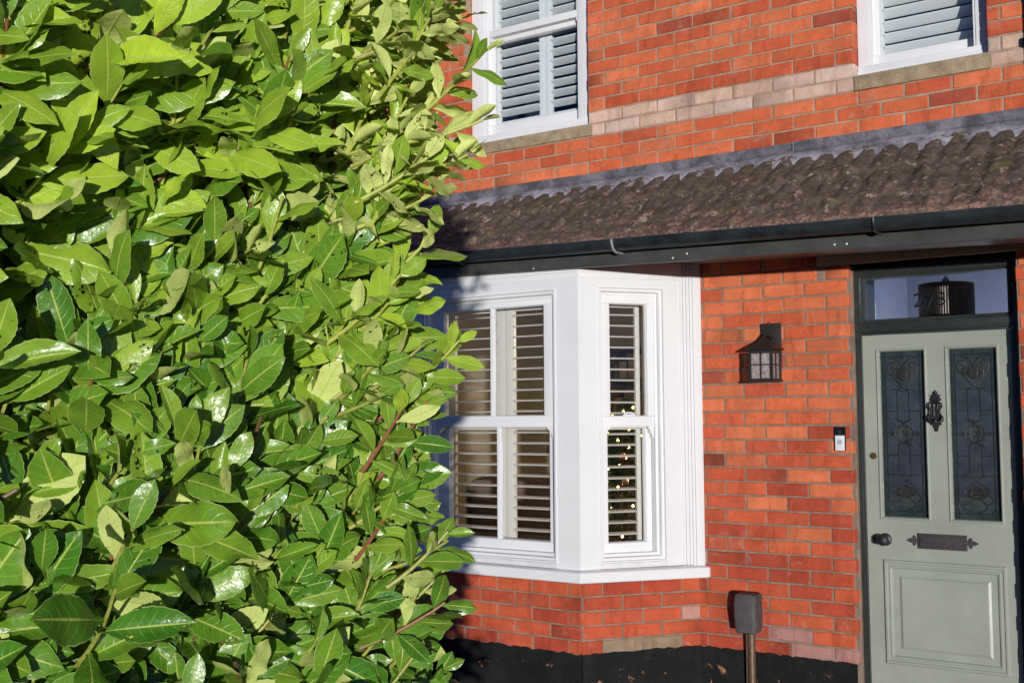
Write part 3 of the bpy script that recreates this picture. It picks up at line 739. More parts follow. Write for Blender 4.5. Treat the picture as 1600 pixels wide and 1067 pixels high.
mor = MB(MAIN); mor.box(1.398, 1.4075, -.05, -.10, -4.14, -1.667); mor.box(2.1905, 2.196, -.05, -.10, -4.14, -1.667); mor.build('mortar_fillet', MO, dfo)
pane(MAIN, 1.449, 2.135, -1.938, -1.733, -.128, mat_glass('fanlight glass', gain=1.2), dfo, 'pane')
cu = bpy.data.curves.new('house_number', 'FONT'); cu.body = '273'; cu.size = .098; cu.extrude = .003; cu.space_character = 1.16
tob = bpy.data.objects.new('tmp', cu); C.objects.link(tob); bpy.context.view_layer.update()
me = bpy.data.meshes.new_from_object(tob.evaluated_get(bpy.context.evaluated_depsgraph_get())); bpy.data.objects.remove(tob)
me.transform(Matrix.Translation((1.690, .122, -1.886 + ZO)) @ Matrix.Rotation(math.radians(90), 4, 'X')); me.materials.clear(); me.materials.append(BP)
no_ = bpy.data.objects.new('house_number', me); C.objects.link(no_); no_.parent = dfo; no_['label'] = 'black numerals 273 fixed to the fanlight glass'
th = MB(None); th.box(1.38, 2.22, -.14, .25, -4.147, -4.06, 0, .01); th.build('doorstep', SB, house)

G1 = (1.517, 1.737, -2.930, -2.103); G2 = (1.852, 2.073, -2.930, -2.103)
door = MB(MAIN)
xs = [1.437, G1[0], G1[1], G2[0], G2[1], 2.1445]; zs = [-4.05, -2.930, -2.103, -2.020]
for i in range(5):
    for k in range(3):
        if k == 1 and i in (1, 3): continue
        door.box(xs[i], xs[i+1], DY, DY-.042, zs[k], zs[k+1])
for G in (G1, G2):
    door.sweep_rect(G[0]-.013, G[1]+.013, G[2]-.013, G[3]+.013, [(0, DY-.001), (0, DY+.004), (.004, DY+.007), (.009, DY+.006), (.012, DY+.001), (.014, DY-.004), (.016, DY-.020)])
PZ = (1.514, 2.089, -3.650, -3.140)
door.sweep_rect(*PZ, [(0, DY-.001), (0, DY+.006), (.006, DY+.012), (.014, DY+.012), (.019, DY+.006), (.026, DY+.006), (.030, DY+.010), (.038, DY+.008), (.046, DY-.004), (.052, DY-.010)])
door.add([(PZ[0]+.050, DY-.0095, PZ[2]+.05), (PZ[1]-.05, DY-.0095, PZ[2]+.05), (PZ[1]-.05, DY-.0095, PZ[3]-.05), (PZ[0]+.05, DY-.0095, PZ[3]-.05)], [(0,1,2,3)])
door.sweep_rect(PZ[0]+.054, PZ[1]-.054, PZ[2]+.054, PZ[3]-.054, [(0, DY-.009), (.030, DY+.005), (.033, DY+.009)])
door.add([(PZ[0]+.087, DY+.009, PZ[2]+.087), (PZ[1]-.087, DY+.009, PZ[2]+.087), (PZ[1]-.087, DY+.009, PZ[3]-.087), (PZ[0]+.087, DY+.009, PZ[3]-.087)], [(0,1,2,3)])
# the panel field covers the slab between the mouldings: open the slab behind it
dro = door.build('door', SG, house, 'sage green front door with two tall leaded glass panels and one fielded lower panel')
# stained glass
def glass_mat():
    m, h, b, tc = base('stained glass'); at = h.new('ShaderNodeAttribute'); at.attribute_name = 'tint'
    n1 = h.noise(tc.outputs['Object'], 14, 4, .6); n2 = h.noise(tc.outputs['Object'], 110, 3, .6)
    c = h.mix(h.step(n1, .35, .7), at.outputs['Color'], (1.5, 1.5, 1.45), 'MULTIPLY')
    h.link(c, b.inputs['Base Color']); b.inputs['Roughness'].default_value = .12; b.inputs['Specular IOR Level'].default_value = .6
    bumped(h, b, h.math('ADD', h.math('MULTIPLY', n1, 2), h.math('MULTIPLY', n2, .4)), .5, .006); return m
SGM = glass_mat()
NAVY, TEAL, PURP, BRN, OLV = (.032,.040,.052), (.024,.036,.038), (.033,.037,.050), (.027,.026,.025), (.033,.040,.040)
def leaded(G, n_):
    a0, a1, z0, z1 = G; Wd, H = a1-a0, z1-z0
    P = lambda u, v: (a0 + u*Wd, z1 - v*H)
    g_ = MB(MAIN); nu, nv = 26, 90
    for j in range(nv+1):
        for i in range(nu+1):
            u, v = i/nu, j/nv; x, z = P(u, v)
            c = PURP if .55 < v < .86 else NAVY
            if u < .12 or u > .88 or v < .035 or v > .965: c = TEAL
            elif ((u-.5)/.20)**2 + ((v-.145)/.034)**2 < 1: c = BRN
            elif ((u-.5)/.32)**2 + ((v-.12)/.075)**2 < 1: c = OLV
            elif ((u-.5)/.19)**2 + ((v-.5)/.048)**2 < 1: c = OLV
            elif ((u-.5)/.22)**2 + ((v-.845)/.036)**2 < 1: c = BRN
            elif ((u-.5)/.34)**2 + ((v-.885)/.06)**2 < 1: c = OLV
            elif v > .90: c = TEAL
            g_.tint = c; g_.add([(x, DY-.018, z)], [])
    g_.f = [[j*(nu+1)+i, j*(nu+1)+i+1, (j+1)*(nu+1)+i+1, (j+1)*(nu+1)+i] for j in range(nv) for i in range(nu)]
    g_.m = [0]*len(g_.f); g_.sm = [False]*len(g_.f)
    go = g_.build('leaded_glass', SGM, dro, tint=True)
    L = []
    L += [[(.12, 0), (.12, 1)], [(.88, 0), (.88, 1)], [(.06, 0), (.06, 1)], [(.94, 0), (.94, 1)], [(0, .035), (1, .035)], [(0, .965), (1, .965)]]
    L += [[(.37, .25), (.37, .40)], [(.63, .25), (.63, .40)], [(.37, .585), (.37, .73)], [(.63, .585), (.63, .73)]]
    L += [[(.5, 0), (.5, .045)], [(.12, .365), (.37, .365)], [(.63, .365), (.88, .365)], [(.0, .5), (.28, .5)], [(.72, .5), (1, .5)], [(.12, .63), (.37, .63)], [(.63, .63), (.88, .63)], [(.12, .745), (.40, .745)], [(.60, .745), (.88, .745)], [(.0, .25), (.12, .25)], [(.88, .25), (1, .25)]]
    def arc(cx, cy, rx, ry, t0, t1, n=18): return [(cx + rx*math.cos(t0+(t1-t0)*k/n), cy + ry*math.sin(t0+(t1-t0)*k/n)) for k in range(n+1)]
    tau = 2*math.pi
    L += [arc(.5, .5, .20, .050, 0, tau, 26), arc(.5, .5, .09, .050, 0, tau, 22), arc(.5, .5, .045, .012, 0, tau, 12), [(.28, .5), (.40, .5)], [(.60, .5), (.72, .5)], [(.28,.5),(.22,.488),(.16,.5),(.22,.512),(.28,.5)], [(.72,.5),(.78,.488),(.84,.5),(.78,.512),(.72,.5)]]
    for sx in (-1, 1):
        X = lambda u: .5 + sx*u
        L += [[(X(.13), .40), (X(.11), .42), (X(.03), .425), (X(0), .452)], [(X(.20), .41), (X(.12), .425), (X(.04), .435), (X(0), .452)],
              [(X(.13), .585), (X(.10), .565), (X(0), .552)], [(X(0), .552), (X(.16), .568), (X(.20), .59)],
              [(X(.13), .73), (X(.16), .742), (X(.08), .755), (X(.02), .75), (X(0), .765)],
              [(X(0), .765), (X(.06), .79), (X(.20), .815), (X(.24), .84), (X(.14), .862), (X(0), .85)],
              [(X(0), .81), (X(.08), .825), (X(.12), .86)], [(X(0), .88), (X(.12), .872), (X(.26), .86), (X(.33), .885), (X(.24), .91), (X(.12), .90)],
              [(X(.05), .88), (X(.16), .90), (X(.20), .93), (X(.10), .95), (X(0), .965)], [(X(.33), .885), (X(.38), .92), (X(.30), .965)],
              [(X(0), .225), (X(.06), .20), (X(.16), .175), (X(.22), .15), (X(.20), .12), (X(.08), .105), (X(0), .11)],
              [(X(0), .175), (X(.07), .165), (X(.10), .135), (X(.06), .115)], [(X(.22), .15), (X(.30), .135), (X(.34), .10), (X(.26), .07), (X(.16), .08), (X(.18), .10), (X(.24), .098)],
              [(X(0), .11), (X(.05), .075), (X(.16), .05), (X(.30), .045), (X(.38), .06)], [(X(.13), .25), (X(.10), .235), (X(0), .225)], [(X(0), .245), (X(.20), .235), (X(.24), .25)]]
    lm = MB(MAIN)
    def smooth(pts):
        if len(pts) < 3: return pts
        out = []
        for i in range(len(pts)-1):
            p0, p1, p2, p3 = pts[max(i-1, 0)], pts[i], pts[i+1], pts[min(i+2, len(pts)-1)]
            for k in range(5):
                t = k/5; out.append(tuple(.5*((2*p1[q]) + (-p0[q]+p2[q])*t + (2*p0[q]-5*p1[q]+4*p2[q]-p3[q])*t*t + (-p0[q]+3*p1[q]-3*p2[q]+p3[q])*t**3) for q in (0, 1)))
        return out + [pts[-1]]
    for ln in L:
        pts = smooth(ln) if len(ln) < 10 else ln
        lm.tube([(P(u, v)[0], DY-.0175, P(u, v)[1]) for u, v in pts], .0021, 5, cap=False)
    lm.build('leading', LEADC, dro)
leaded(G1, 0); leaded(G2, 1)
# knocker
kn = MB(MAIN); kx, kz = 1.792, -2.404; d0 = DY+.002
def sym(pts): return [(kx+a, kz+z) for a, z in pts] + [(kx-a, kz+z) for a, z in pts[::-1] if a > .0005]
kn.slab(sym([(0, .100), (.008, .083), (.012, .076), (.022, .078), (.017, .066), (.026, .055), (.016, .046), (.020, .036), (.008, .03), (0,.03)]), d0, d0+.012)
kn.slab(sym([(0, -.020), (.016, -.02), (.030, -.032), (.034, -.048), (.022, -.058), (.024, -.070), (.012, -.072), (.010, -.084), (.005, -.088), (.007, -.096), (0, -.102)]), d0, d0+.012)
for sx in (-1, 1):
    kn.tube([(kx+sx*.010, d0+.02, kz+.040), (kx+sx*.028, d0+.024, kz+.036), (kx+sx*.030, d0+.024, kz+.022), (kx+sx*.020, d0+.025, kz+.004), (kx+sx*.022, d0+.026, kz-.016), (kx+sx*.034, d0+.026, kz-.032), (kx+sx*.026, d0+.028, kz-.050), (kx+sx*.008, d0+.030, kz-.056), (kx, d0+.030, kz-.054)], [.004, .005, .006, .0055, .005, .0065, .007, .007, .006], 8)
    kn.tube([(kx+sx*.011, d0+.012, kz+.034), (kx+sx*.008, d0+.016, kz+.006), (kx+sx*.010, d0+.012, kz-.026)], .0045, 8)
kn.tube([(kx-.014, d0+.016, kz+.042), (kx+.014, d0+.016, kz+.042)], .008, 10)
kn.lathe((kx, d0, kz-.052), (0,0,0) if False else (0,1,0), [(.012, .0), (.013, .03), (.009, .038), (0, .040)], 14)
kn.lathe((kx, d0, kz+.088), (0,1,0), [(.009, 0), (.007, .016), (0, .018)], 12)
kn.build('knocker', IR, dro)
hd = MB(MAIN)
hd.lathe((1.527, DY, -3.042), (0,1,0), [(.031, 0), (.031, .004), (.027, .008), (.013, .010), (.011, .030), (.018, .036), (.027, .046), (.028, .056), (.022, .065), (.008, .069), (0, .070)], 28)
hd.build('handle', IR, dro)
es = MB(MAIN); q_ = [(0,.022),(.004,.016),(.009,.012),(.010,.004),(.008,0),(.010,-.008),(.009,-.016),(.004,-.020),(0,-.026)]
es.slab([(1.466+a, -3.043+z) for a, z in q_] + [(1.466-a, -3.043+z) for a, z in q_[::-1][1:-1]], DY+.0005, DY+.005); es.build('keyhole_cover', IP, dro)
lk = MB(MAIN); lk.lathe((1.478, DY, -2.628), (0,1,0), [(.0165, 0), (.0165, .005), (.014, .009), (.010, .009), (.009, .011), (0, .011)], 24); lk.box(1.4768, 1.4792, DY+.0108, DY+.0116, -2.634, -2.622); lk.build('lock', BS, dro)
lt = MB(MAIN); lt.box(1.684, 1.915, DY+.0005, DY+.008, -3.078, -3.003, 0, .002); lt.box(1.694, 1.905, DY+.008, DY+.013, -3.068, -3.013, 0, .003); lt.box(1.700, 1.899, DY+.013, DY+.0145, -3.060, -3.056, 0, 0)
for sx, ex in ((-1, 1.684), (1, 1.915)):
    cz_ = -3.040
    pts = [(0, .010), (.008, .012), (.010, .022), (.018, .026), (.024, .018), (.022, .010), (.032, .012), (.044, .006), (.054, 0), (.044, -.006), (.032, -.012), (.022, -.010), (.024, -.018), (.018, -.026), (.010, -.022), (.008, -.012), (0, -.010)]
    lt.slab([(ex+sx*a, cz_+z) for a, z in pts][::sx], DY+.0005, DY+.006)
lt.build('letterbox', IP, dro)

# ------------------------------------------------------------ lantern by the door
lan = empty('wall_lantern', (1.0, -.01, -2.23+ZO), 'dark bronze coach lantern with small panes on the brick wall between bay and door', 'lantern')
l = MB(MAIN); l.box(.937, 1.047, .002, .016, -2.120, -1.938, 0, .003); l.lathe((.985,.016,-1.945),(0,0,1),[(.003,0),(.004,.012),(0,.016)],8); l.build('back_plate', LB, lan)
lx, ly = .996, .108; hw_ = .058
l = MB(MAIN)      # arm from the plate to the roof
l.tube([(1.0, .014, -2.03), (1.0, .05, -2.005), (.996, .09, -2.000), (.996, ly, -2.015), (.996, ly, -2.035)], [.010, .009, .008, .008, .010], 10); l.lathe((1.0, .016, -2.03), (0,1,0), [(.018,0),(.014,.008),(0,.01)], 14)
l.build('bracket_arm', LB, lan)
l = MB(MAIN)
rz = -2.078
def pyr(mb, cx, cy_, levels, mi=0):
    V = []
    for (h_, z_) in levels: V += [(cx-h_, cy_-h_, z_), (cx+h_, cy_-h_, z_), (cx+h_, cy_+h_, z_), (cx-h_, cy_+h_, z_)]
    n = len(levels); F = [(i*4+j, i*4+(j+1)%4, (i+1)*4+(j+1)%4, (i+1)*4+j) for i in range(n-1) for j in range(4)] + [(0,1,2,3), tuple((n-1)*4+j for j in range(4))]
    mb.add(V, F, mi)
pyr(l, lx, ly, [(.073, rz-.006), (.077, rz-.004), (.077, rz), (.048, rz+.026), (.018, rz+.047), (.014, rz+.052)])
l.lathe((lx, ly, rz+.050), (0,0,1), [(.017,0),(.012,.008),(.006,.014),(0,.016)], 14)
l.build('roof', LB, lan)
l = MB(MAIN); zb, zt = -2.236, rz-.008
for sa in (-1, 1):
    for sd in (-1, 1): l.box(lx+sa*hw_-.006, lx+sa*hw_+.006, ly+sd*hw_-.006, ly+sd*hw_+.006, zb, zt)
pyr(l, lx, ly, [(hw_+.008, zb-.012), (hw_+.010, zb-.008), (hw_+.010, zb), (hw_+.004, zb+.004)])
for sa in (-1, 1):
    l.box(lx+sa*hw_-.004, lx+sa*hw_+.004, ly-hw_+.006, ly+hw_-.006, zt-.016, zt-.001); l.box(lx-hw_+.006, lx+hw_-.006, ly+sa*hw_-.004, ly+sa*hw_+.004, zt-.016, zt-.001)
    l.box(lx+sa*hw_-.003, lx+sa*hw_+.003, ly-.003, ly+.003, zb+.004, zt-.016); l.box(lx-.003, lx+.003, ly+sa*hw_-.003, ly+sa*hw_+.003, zb+.004, zt-.016)
    zc_ = (zb+zt)/2
    l.box(lx+sa*hw_-.0028, lx+sa*hw_+.0028, ly-hw_+.006, ly+hw_-.006, zc_-.003, zc_+.003); l.box(lx-hw_+.006, lx+hw_-.006, ly+sa*hw_-.0028, ly+sa*hw_+.0028, zc_-.003, zc_+.003)
l.build('frame', LB, lan)
for sa, ax in ((-1, 0), (1, 0), (-1, 1), (1, 1)):
    p = MB(MAIN)
    if ax: p.box(lx-hw_+.006, lx+hw_-.006, ly+sa*(hw_-.0045), ly+sa*(hw_-.0035), zb+.005, zt-.017)
    else: p.box(lx+sa*(hw_-.0045), lx+sa*(hw_-.0035), ly-hw_+.006, ly+hw_-.006, zb+.005, zt-.017)
    p.build('pane', LG, lan)
l = MB(MAIN); l.lathe((lx+.004, ly, zt-.012), (0,0,-1), [(.012, 0), (.013, .02), (.017, .03), (.018, .085), (.015, .098), (0, .104)], 18); l.build('bulb', LW, lan)

# ------------------------------------------------------------ doorbell
dbm = empty('doorbell', (1.347, 0, -2.541+ZO), 'small black and silver video doorbell on the bricks left of the door frame', 'doorbell')
b_ = MB(MAIN); b_.box(1.3205, 1.3745, .002, .018, -2.603, -2.481, 0, .004); b_.build('body', BP, dbm)
b_ = MB(MAIN); b_.box(1.3235, 1.3715, .018, .022, -2.600, -2.524, 0, .003); b_.build('face_plate', SI, dbm)
b_ = MB(MAIN); b_.lathe((1.3475, .022, -2.556), (0,1,0), [(.0135, 0), (.0135, .0015), (.0115, .002), (.0105, .0012), (.010, .0022), (0, .0028)], 24); b_.build('button', mat('doorbell button ring', (.42,.46,.52), .3, .5), dbm)
b_ = MB(MAIN); b_.lathe((1.3475, .018, -2.505), (0,1,0), [(.009, 0), (.009, .002), (.006, .004), (0, .005)], 20); b_.build('camera_lens', mat('lens glass', (.03,.03,.035), .05, .9), dbm)

# ------------------------------------------------------------ covered outdoor tap
tp = empty('outdoor_tap', (.868, -.03, -4.15+ZO), 'outdoor tap under a grey insulating cover on a brown standpipe against the bricks', 'tap')
c_ = MB(None); V = []; lv = [(.050,-3.540,-.020),(.060,-3.536,-.022),(.066,-3.50,-.024),(.068,-3.44,-.024),(.067,-3.39,-.022),(.064,-3.352,-.020),(.058,-3.343,-.018),(.045,-3.341,-.016)]
m_ = 20
for hw2, z_, _ in lv:
    for k in range(m_):
        a = 2*math.pi*k/m_; e_ = .32
        cx_ = math.copysign(abs(math.cos(a))**e_, math.cos(a)); sy_ = math.copysign(abs(math.sin(a))**e_, math.sin(a))
        V.append((.860 + cx_*hw2*(.92), -.072 + sy_*(hw2*.86) - .004*math.sin(z_*40), z_ + .002*math.sin(a*3)))
n = len(lv); F = [(i*m_+j, i*m_+(j+1)%m_, (i+1)*m_+(j+1)%m_, (i+1)*m_+j) for i in range(n-1) for j in range(m_)] + [tuple(range(m_)), tuple((n-1)*m_+j for j in range(m_))]
c_.add(V, F, 0, True); c_.build('cover', RB, tp)
c_ = MB(None)
c_.tube([(.866, -.050, -4.149), (.866, -.050, -3.545)], .0195, 14)
c_.tube([(.8385, -.040, -4.149), (.838, -.040, -3.8), (.840, -.044, -3.535)], .009, 10); c_.build('pipe', PC, tp)

# ------------------------------------------------------------ things seen through the glass
pd = empty('pendant_lamp', (1.76, .75, -1.32+ZO), 'dark ribbed drum pendant lamp hanging in the hall behind the fanlight', 'lamp')
PXc, PYc = 1.700, .75
p_ = MB(None); V = []; sg = 150
for z_, rr in ((-1.885, 0), (-1.713, 0)):
    for k in range(sg):
        a = 2*math.pi*k/sg; r9 = .142 + (.0022 if k % 2 else 0); V.append((PXc + r9*math.cos(a), PYc + r9*math.sin(a), z_))
p_.add(V, [(k, (k+1)%sg, sg+(k+1)%sg, sg+k) for k in range(sg)], 0, False)
p_.tube([(PXc + .143*math.cos(a*math.pi/24), PYc + .143*math.sin(a*math.pi/24), -1.713) for a in range(49)], .003, 6)
p_.build('shade', SHD, pd)
p_ = MB(None); p_.lathe((PXc, PYc, -1.715), (0,0,1), [(.020, 0), (.020, .03), (.012, .038), (.003, .045), (.003, .39)], 14)
for a in range(3): p_.tube([(PXc, PYc, -1.714), (PXc+.14*math.cos(a*2.1), PYc+.14*math.sin(a*2.1), -1.714)], .002, 5)
p_.build('cord', mat('grey lamp flex', (.12,.12,.16), .5, .4), pd)

ctp = (-.42, .95)
tr = empty('christmas_tree', (ctp[0], ctp[1], -3.93+ZO), 'decorated fir tree with warm fairy lights behind the narrow side window', 'tree')
b_ = MB(None); rr = random.Random(3)
for k in range(5200):
    f = rr.random()**.75; z_ = -3.75 + 1.45*(1-f); r9 = .52*f*rr.uniform(.35, 1.0); a = rr.uniform(0, 2*math.pi)
    p = Vector((ctp[0] + r9*math.cos(a), ctp[1] + r9*math.sin(a), z_)); d = Vector((math.cos(a), math.sin(a), rr.uniform(-.5, .3))) + Vector((rr.uniform(-.6,.6), rr.uniform(-.6,.6), rr.uniform(-.3,.3)))
    d.normalize(); s = d.cross(Vector((0,0,1))).normalized()*.006; q = p + d*rr.uniform(.04, .085)
    u_ = Vector((0,0,.006))
    b_.add([tuple(p-s), tuple(p+s), tuple(q+s*.3), tuple(q-s*.3), tuple(p-u_), tuple(p+u_)], [(0,1,2,3), (4,5,2,3)])
b_.build('branches', TG, tr, fix=False)
b_ = MB(None); b_.tube([(ctp[0], ctp[1], -3.93), (ctp[0], ctp[1], -2.35)], [.03, .008], 8); b_.build('trunk', WD, tr)
for k in range(95):
    f = (k+.5)/95; z_ = -2.36 - 1.35*f; a = k*2.4 + .3; r9 = (.06 + .50*f)*rr.uniform(.92, 1.04)
    b_ = MB(None); b_.lathe((ctp[0]+r9*math.cos(a), ctp[1]+r9*math.sin(a), z_), (0,0,1), [(.0, 0), (.006, .004), (.007, .010), (0, .018)], 8)
    b_.build('fairy_light', FL, tr)
for k in range(14):
    f = rr.uniform(.2, .95); a = rr.uniform(2.4, 6.2); r9 = .07 + .48*f
    b_ = MB(None); b_.lathe((ctp[0]+r9*math.cos(a), ctp[1]+r9*math.sin(a), -2.36-1.35*f), (0,0,1), [(.0, 0), (.02, .008), (.027, .028), (.02, .046), (0, .054)], 14)
    b_.build('bauble', [mat('gold bauble', (.75,.35,.12), .25, .6, metal=.8), mat('silver bauble', (.6,.55,.5), .2, .6, metal=.8)][k % 2], tr)
# wall mirror, sofa, shelf of books, picture
mr = empty('wall_mirror', (-2.1, 3.86, -2.3+ZO), 'arched wall mirror in a brown frame seen between the left shutter slats', 'mirror')
ar = [(-2.35, -2.75)] + [(-2.12 - .23*math.cos(math.pi*k/16), -2.02 + .23*math.sin(math.pi*k/16)) for k in range(17)] + [(-1.89, -2.75)]
b_ = MB(None)
pts = [(x - .55, 3.84, z) for x, z in ar]; b_.tube(pts + [pts[0]], .022, 8); b_.build('frame', WD, mr)
b_ = MB(None); b_.quad([(x-.55, 3.85, z) for x, z in ar]); b_.build('glass', mat('mirror glass', (.30,.29,.26), .15, .5, metal=.5), mr)
def room_lamp(name, x, y, z, power, col, label):
    r9 = empty(name, (x, y, z + ZO), label, 'lamp')
    b_ = MB(None); b_.lathe((x, y, z), (0,0,1), [(0, 0), (.05, .01), (.06, .05), (.03, .09), (0, .10)], 16); b_.build('bulb', mat('lit bulb', (.9,.85,.75), .5, .3, emit=(*col, 4)), r9)
    b_ = MB(None); b_.tube([(x, y, z+.1), (x, y, z+.3)], .004, 6); b_.build('cord', LW, r9)
    ld = bpy.data.lights.new('lamp_light', 'POINT'); ld.energy = power; ld.color = col; ld.shadow_soft_size = .12
    lo = bpy.data.objects.new('lamp_light', ld); C.objects.link(lo); lo.parent = r9; lo.location = (0, 0, -.12)
room_lamp('ceiling_lamp', .75, 1.5, -1.62, 40, (1, .84, .58), 'lit ceiling lamp of the living room behind the bay window')
room_lamp('hall_fill_lamp', 2.25, 1.3, -2.45, 24, (.80, .86, 1), 'unseen lamp added to brighten the hall behind the front door')  # no such lamp is seen; added to lift the hall walls
sfa = empty('sofa', (-2.2, 2.2, -3.95+ZO), 'brown patterned sofa behind the lower left shutter', 'sofa')
b_ = MB(None); b_.box(-2.85, -1.3, 1.9, 2.6, -3.9, -3.42, 0, .05); b_.build('seat', SF, sfa)
b_ = MB(None); b_.box(-2.85, -1.3, 2.45, 2.75, -3.6, -2.95, 0, .08); b_.build('backrest', SF, sfa)
bk = empty('bookcase', (-1.6, 3.7, -3.95+ZO), 'brown bookcase on the back wall seen through the narrow side window', 'bookcase')
b_ = MB(None)
for z_ in (-3.9, -3.3, -2.85, -2.45, -2.08, -1.80): b_.box(-2.05, -1.05, 3.55, 3.88, z_, z_+.025)
for x_ in (-2.05, -1.56, -1.075): b_.box(x_, x_+.025, 3.548, 3.885, -3.95, -1.775)
b_.build('carcass', WD, bk)
for z_ in (-3.275, -2.825, -2.425, -2.055):
    x_ = -2.0
    while x_ < -1.15:
        w9 = rr.uniform(.04, .16); h9 = rr.uniform(.14, .27)
        if not (-1.60 < x_+w9 < -1.53+w9) : 
            b_ = MB(None); b_.box(x_, x_+w9-.01, 3.60, 3.80, z_+.001, z_+h9, 0, .003)
            b_.build('book', [SF, BG_, mat('tan box', (.30,.20,.13), .7, .3), mat('dark book', (.06,.04,.035), .6, .3)][rr.randrange(4)], bk)
        x_ += w9 + .015

# ------------------------------------------------------------ laurel hedge
hedge = empty('laurel_hedge', (.9, -4.3, 0), 'tall glossy green cherry laurel hedge filling the left side in front of the house', 'hedge')
def leaf_template(nu=18, nv=4, fold=.18, droop=.25, wave=.0, width=.20, curl=.1, seed=0):
    """unit leaf along +X, upper side +Z; returns verts, uvs"""
    rs = np.random.RandomState(seed); V = []; U = []
    for i in range(nu+1):
        u = i/nu
        if u < .08: wd = .012 + .02*u/.08
        else:
            t = (u-.08)/.92; wd = width*.93*(math.sin(math.pi*t**.98))**.70*(1 + .30*(t-.5)); wd = max(wd, .012*(1-t) + .0)
            wd *= 1 - .45*max(0, (t-.86)/.14)
        ser = 1 + (.035 if i % 2 else -.02)*(1 if .15 < u < .95 else 0)
        for j in range(-nv//2, nv//2+1):
            s = j/(nv/2); y = s*wd*(ser if abs(s) == 1 else 1)
            z = abs(s)**1.3*wd*fold*2 - abs(s)**2.5*wd*curl*2 - droop*u**2.2*.5 + wave*math.sin(u*14+seed)*abs(s)*.03 + wave*.02*math.sin(u*9+seed*2)*s
            x = u*(1-.06*droop) 
            V.append((x, y, z)); U.append((u, .5 + s*.5))
    F = []
    w_ = nv+1
    for i in range(nu):
        for j in range(nv): F.append((i*w_+j, (i+1)*w_+j, (i+1)*w_+j+1, i*w_+j+1))
    return np.array(V), np.array(U), np.array(F)
TPL = [leaf_template(fold=f, droop=d, wave=wv, width=wd, curl=c, seed=k) for k, (f, d, wv, wd, c) in enumerate([
    (.20,.18,.2,.205,.10), (.10,.32,.4,.22,.12), (.30,.10,.3,.19,.05), (.15,.45,.5,.20,.20), (.05,.22,.9,.235,.18), (.38,.25,.4,.18,.02), (.12,.05,.3,.215,.05), (.18,.60,.6,.21,.22), (.25,.30,1.1,.17,.15), (.02,.15,.6,.24,.02)])]
leaves = []          # (pos, xdir, normal, length, template, young_lit, r1, r2)
stem = MB(None)
rh = random.Random(21)
def nrm(v): return v.normalized()
HX = 1.40                                              # hedge face towards the path
def face_x(y, z): return 1.66 + (y+3.67)*.385 - .03 + .05*math.sin(y*3.1+z*2) + .05*noise.noise(Vector((y*1.7, z*1.9, 2.0)))*2 + (.02 if z > 1.6 else 0) - .02 - .06*math.exp(-((z-1.86)/.26)**2) - .10*max(0, z-2.45)
YE = -3.66
def put_leaf(p, d, nhint, L, young_lit, r2=None):
    n = nhint - d*nhint.dot(d)
    if n.length < .05: n = Vector((0,0,1)) - d*d.z
    leaves.append((p, d, n.normalized(), L, rh.randrange(len(TPL)), young_lit, rh.random(), rh.random() if r2 is None else r2))
def shoot(base_, dirv, length, nleaf, L0, young_lit, out, rad=.0043):
    pts = []; d = dirv.normalized(); p = base_.copy(); step = length/6
    for k in range(7):
        pts.append(p.copy()); d = (d + Vector((rh.uniform(-.06,.06), rh.uniform(-.06,.06), .05 + rh.uniform(-.04,.05)))).normalized(); p += d*step
    old = rh.random() < .08
    for k in range(len(pts)):
        pass
    stem.tint = (.30,.105,.05) if old else ((.46,.50,.09) if young_lit > .35 else (.36,.37,.07))
    stem.tube([tuple(q) for q in pts], [rad*(1.25-.09*k) for k in range(7)], 6, raw=True)
    ph = rh.uniform(0, 6.28)
    for k in range(nleaf):
        f = (k+.6)/nleaf; f = .12 + .88*f
        i = min(5, int(f*6)); q = pts[i].lerp(pts[i+1], f*6-i); t = (pts[i+1]-pts[i]).normalized()
        a = ph + k*2.4
        x = t.cross(Vector((0,0,1)));  x = x.normalized() if x.length > .1 else Vector((1,0,0)); y = x.cross(t)
        rad_ = x*math.cos(a) + y*math.sin(a)
        open_ = math.radians(58 - 34*f*f + rh.uniform(-14, 14))
        dd = (t*math.cos(open_) + rad_*math.sin(open_))
        # leaves turn towards the open side
        if dd.dot(out) < -.15: dd = (dd + out*.75)
        dd = (dd + Vector((0,0,-.10))).normalized()
        hint = (Vector((0,0,1))*rh.uniform(.25, .8) + out*rh.uniform(.5, 1.5) + Vector((.45,-.6,0))*rh.uniform(0, .7) + t*.15 + Vector((rh.uniform(-.5,.5), rh.uniform(-.5,.5), rh.uniform(-.25,.25))))
        if UPW and rh.random() < .7: hint = Vector((-.25, .35, 1)) + Vector((rh.uniform(-.4,.4), rh.uniform(-.4,.4), 0))
        if rh.random() < .06: hint = -hint
        L = L0*rh.uniform(.72, 1.15)*(1 - .40*max(0, f-.72)/.28)
        put_leaf(q, dd, hint, L, min(1, max(0, young_lit + rh.uniform(-.15,.15) + .25*max(0, f-.7))))
def height_lit(z): return min(1, max(0, (z-1.0)/1.8*.72 + .04))  # stronger light higher up painted into the leaf colour, along with new growth
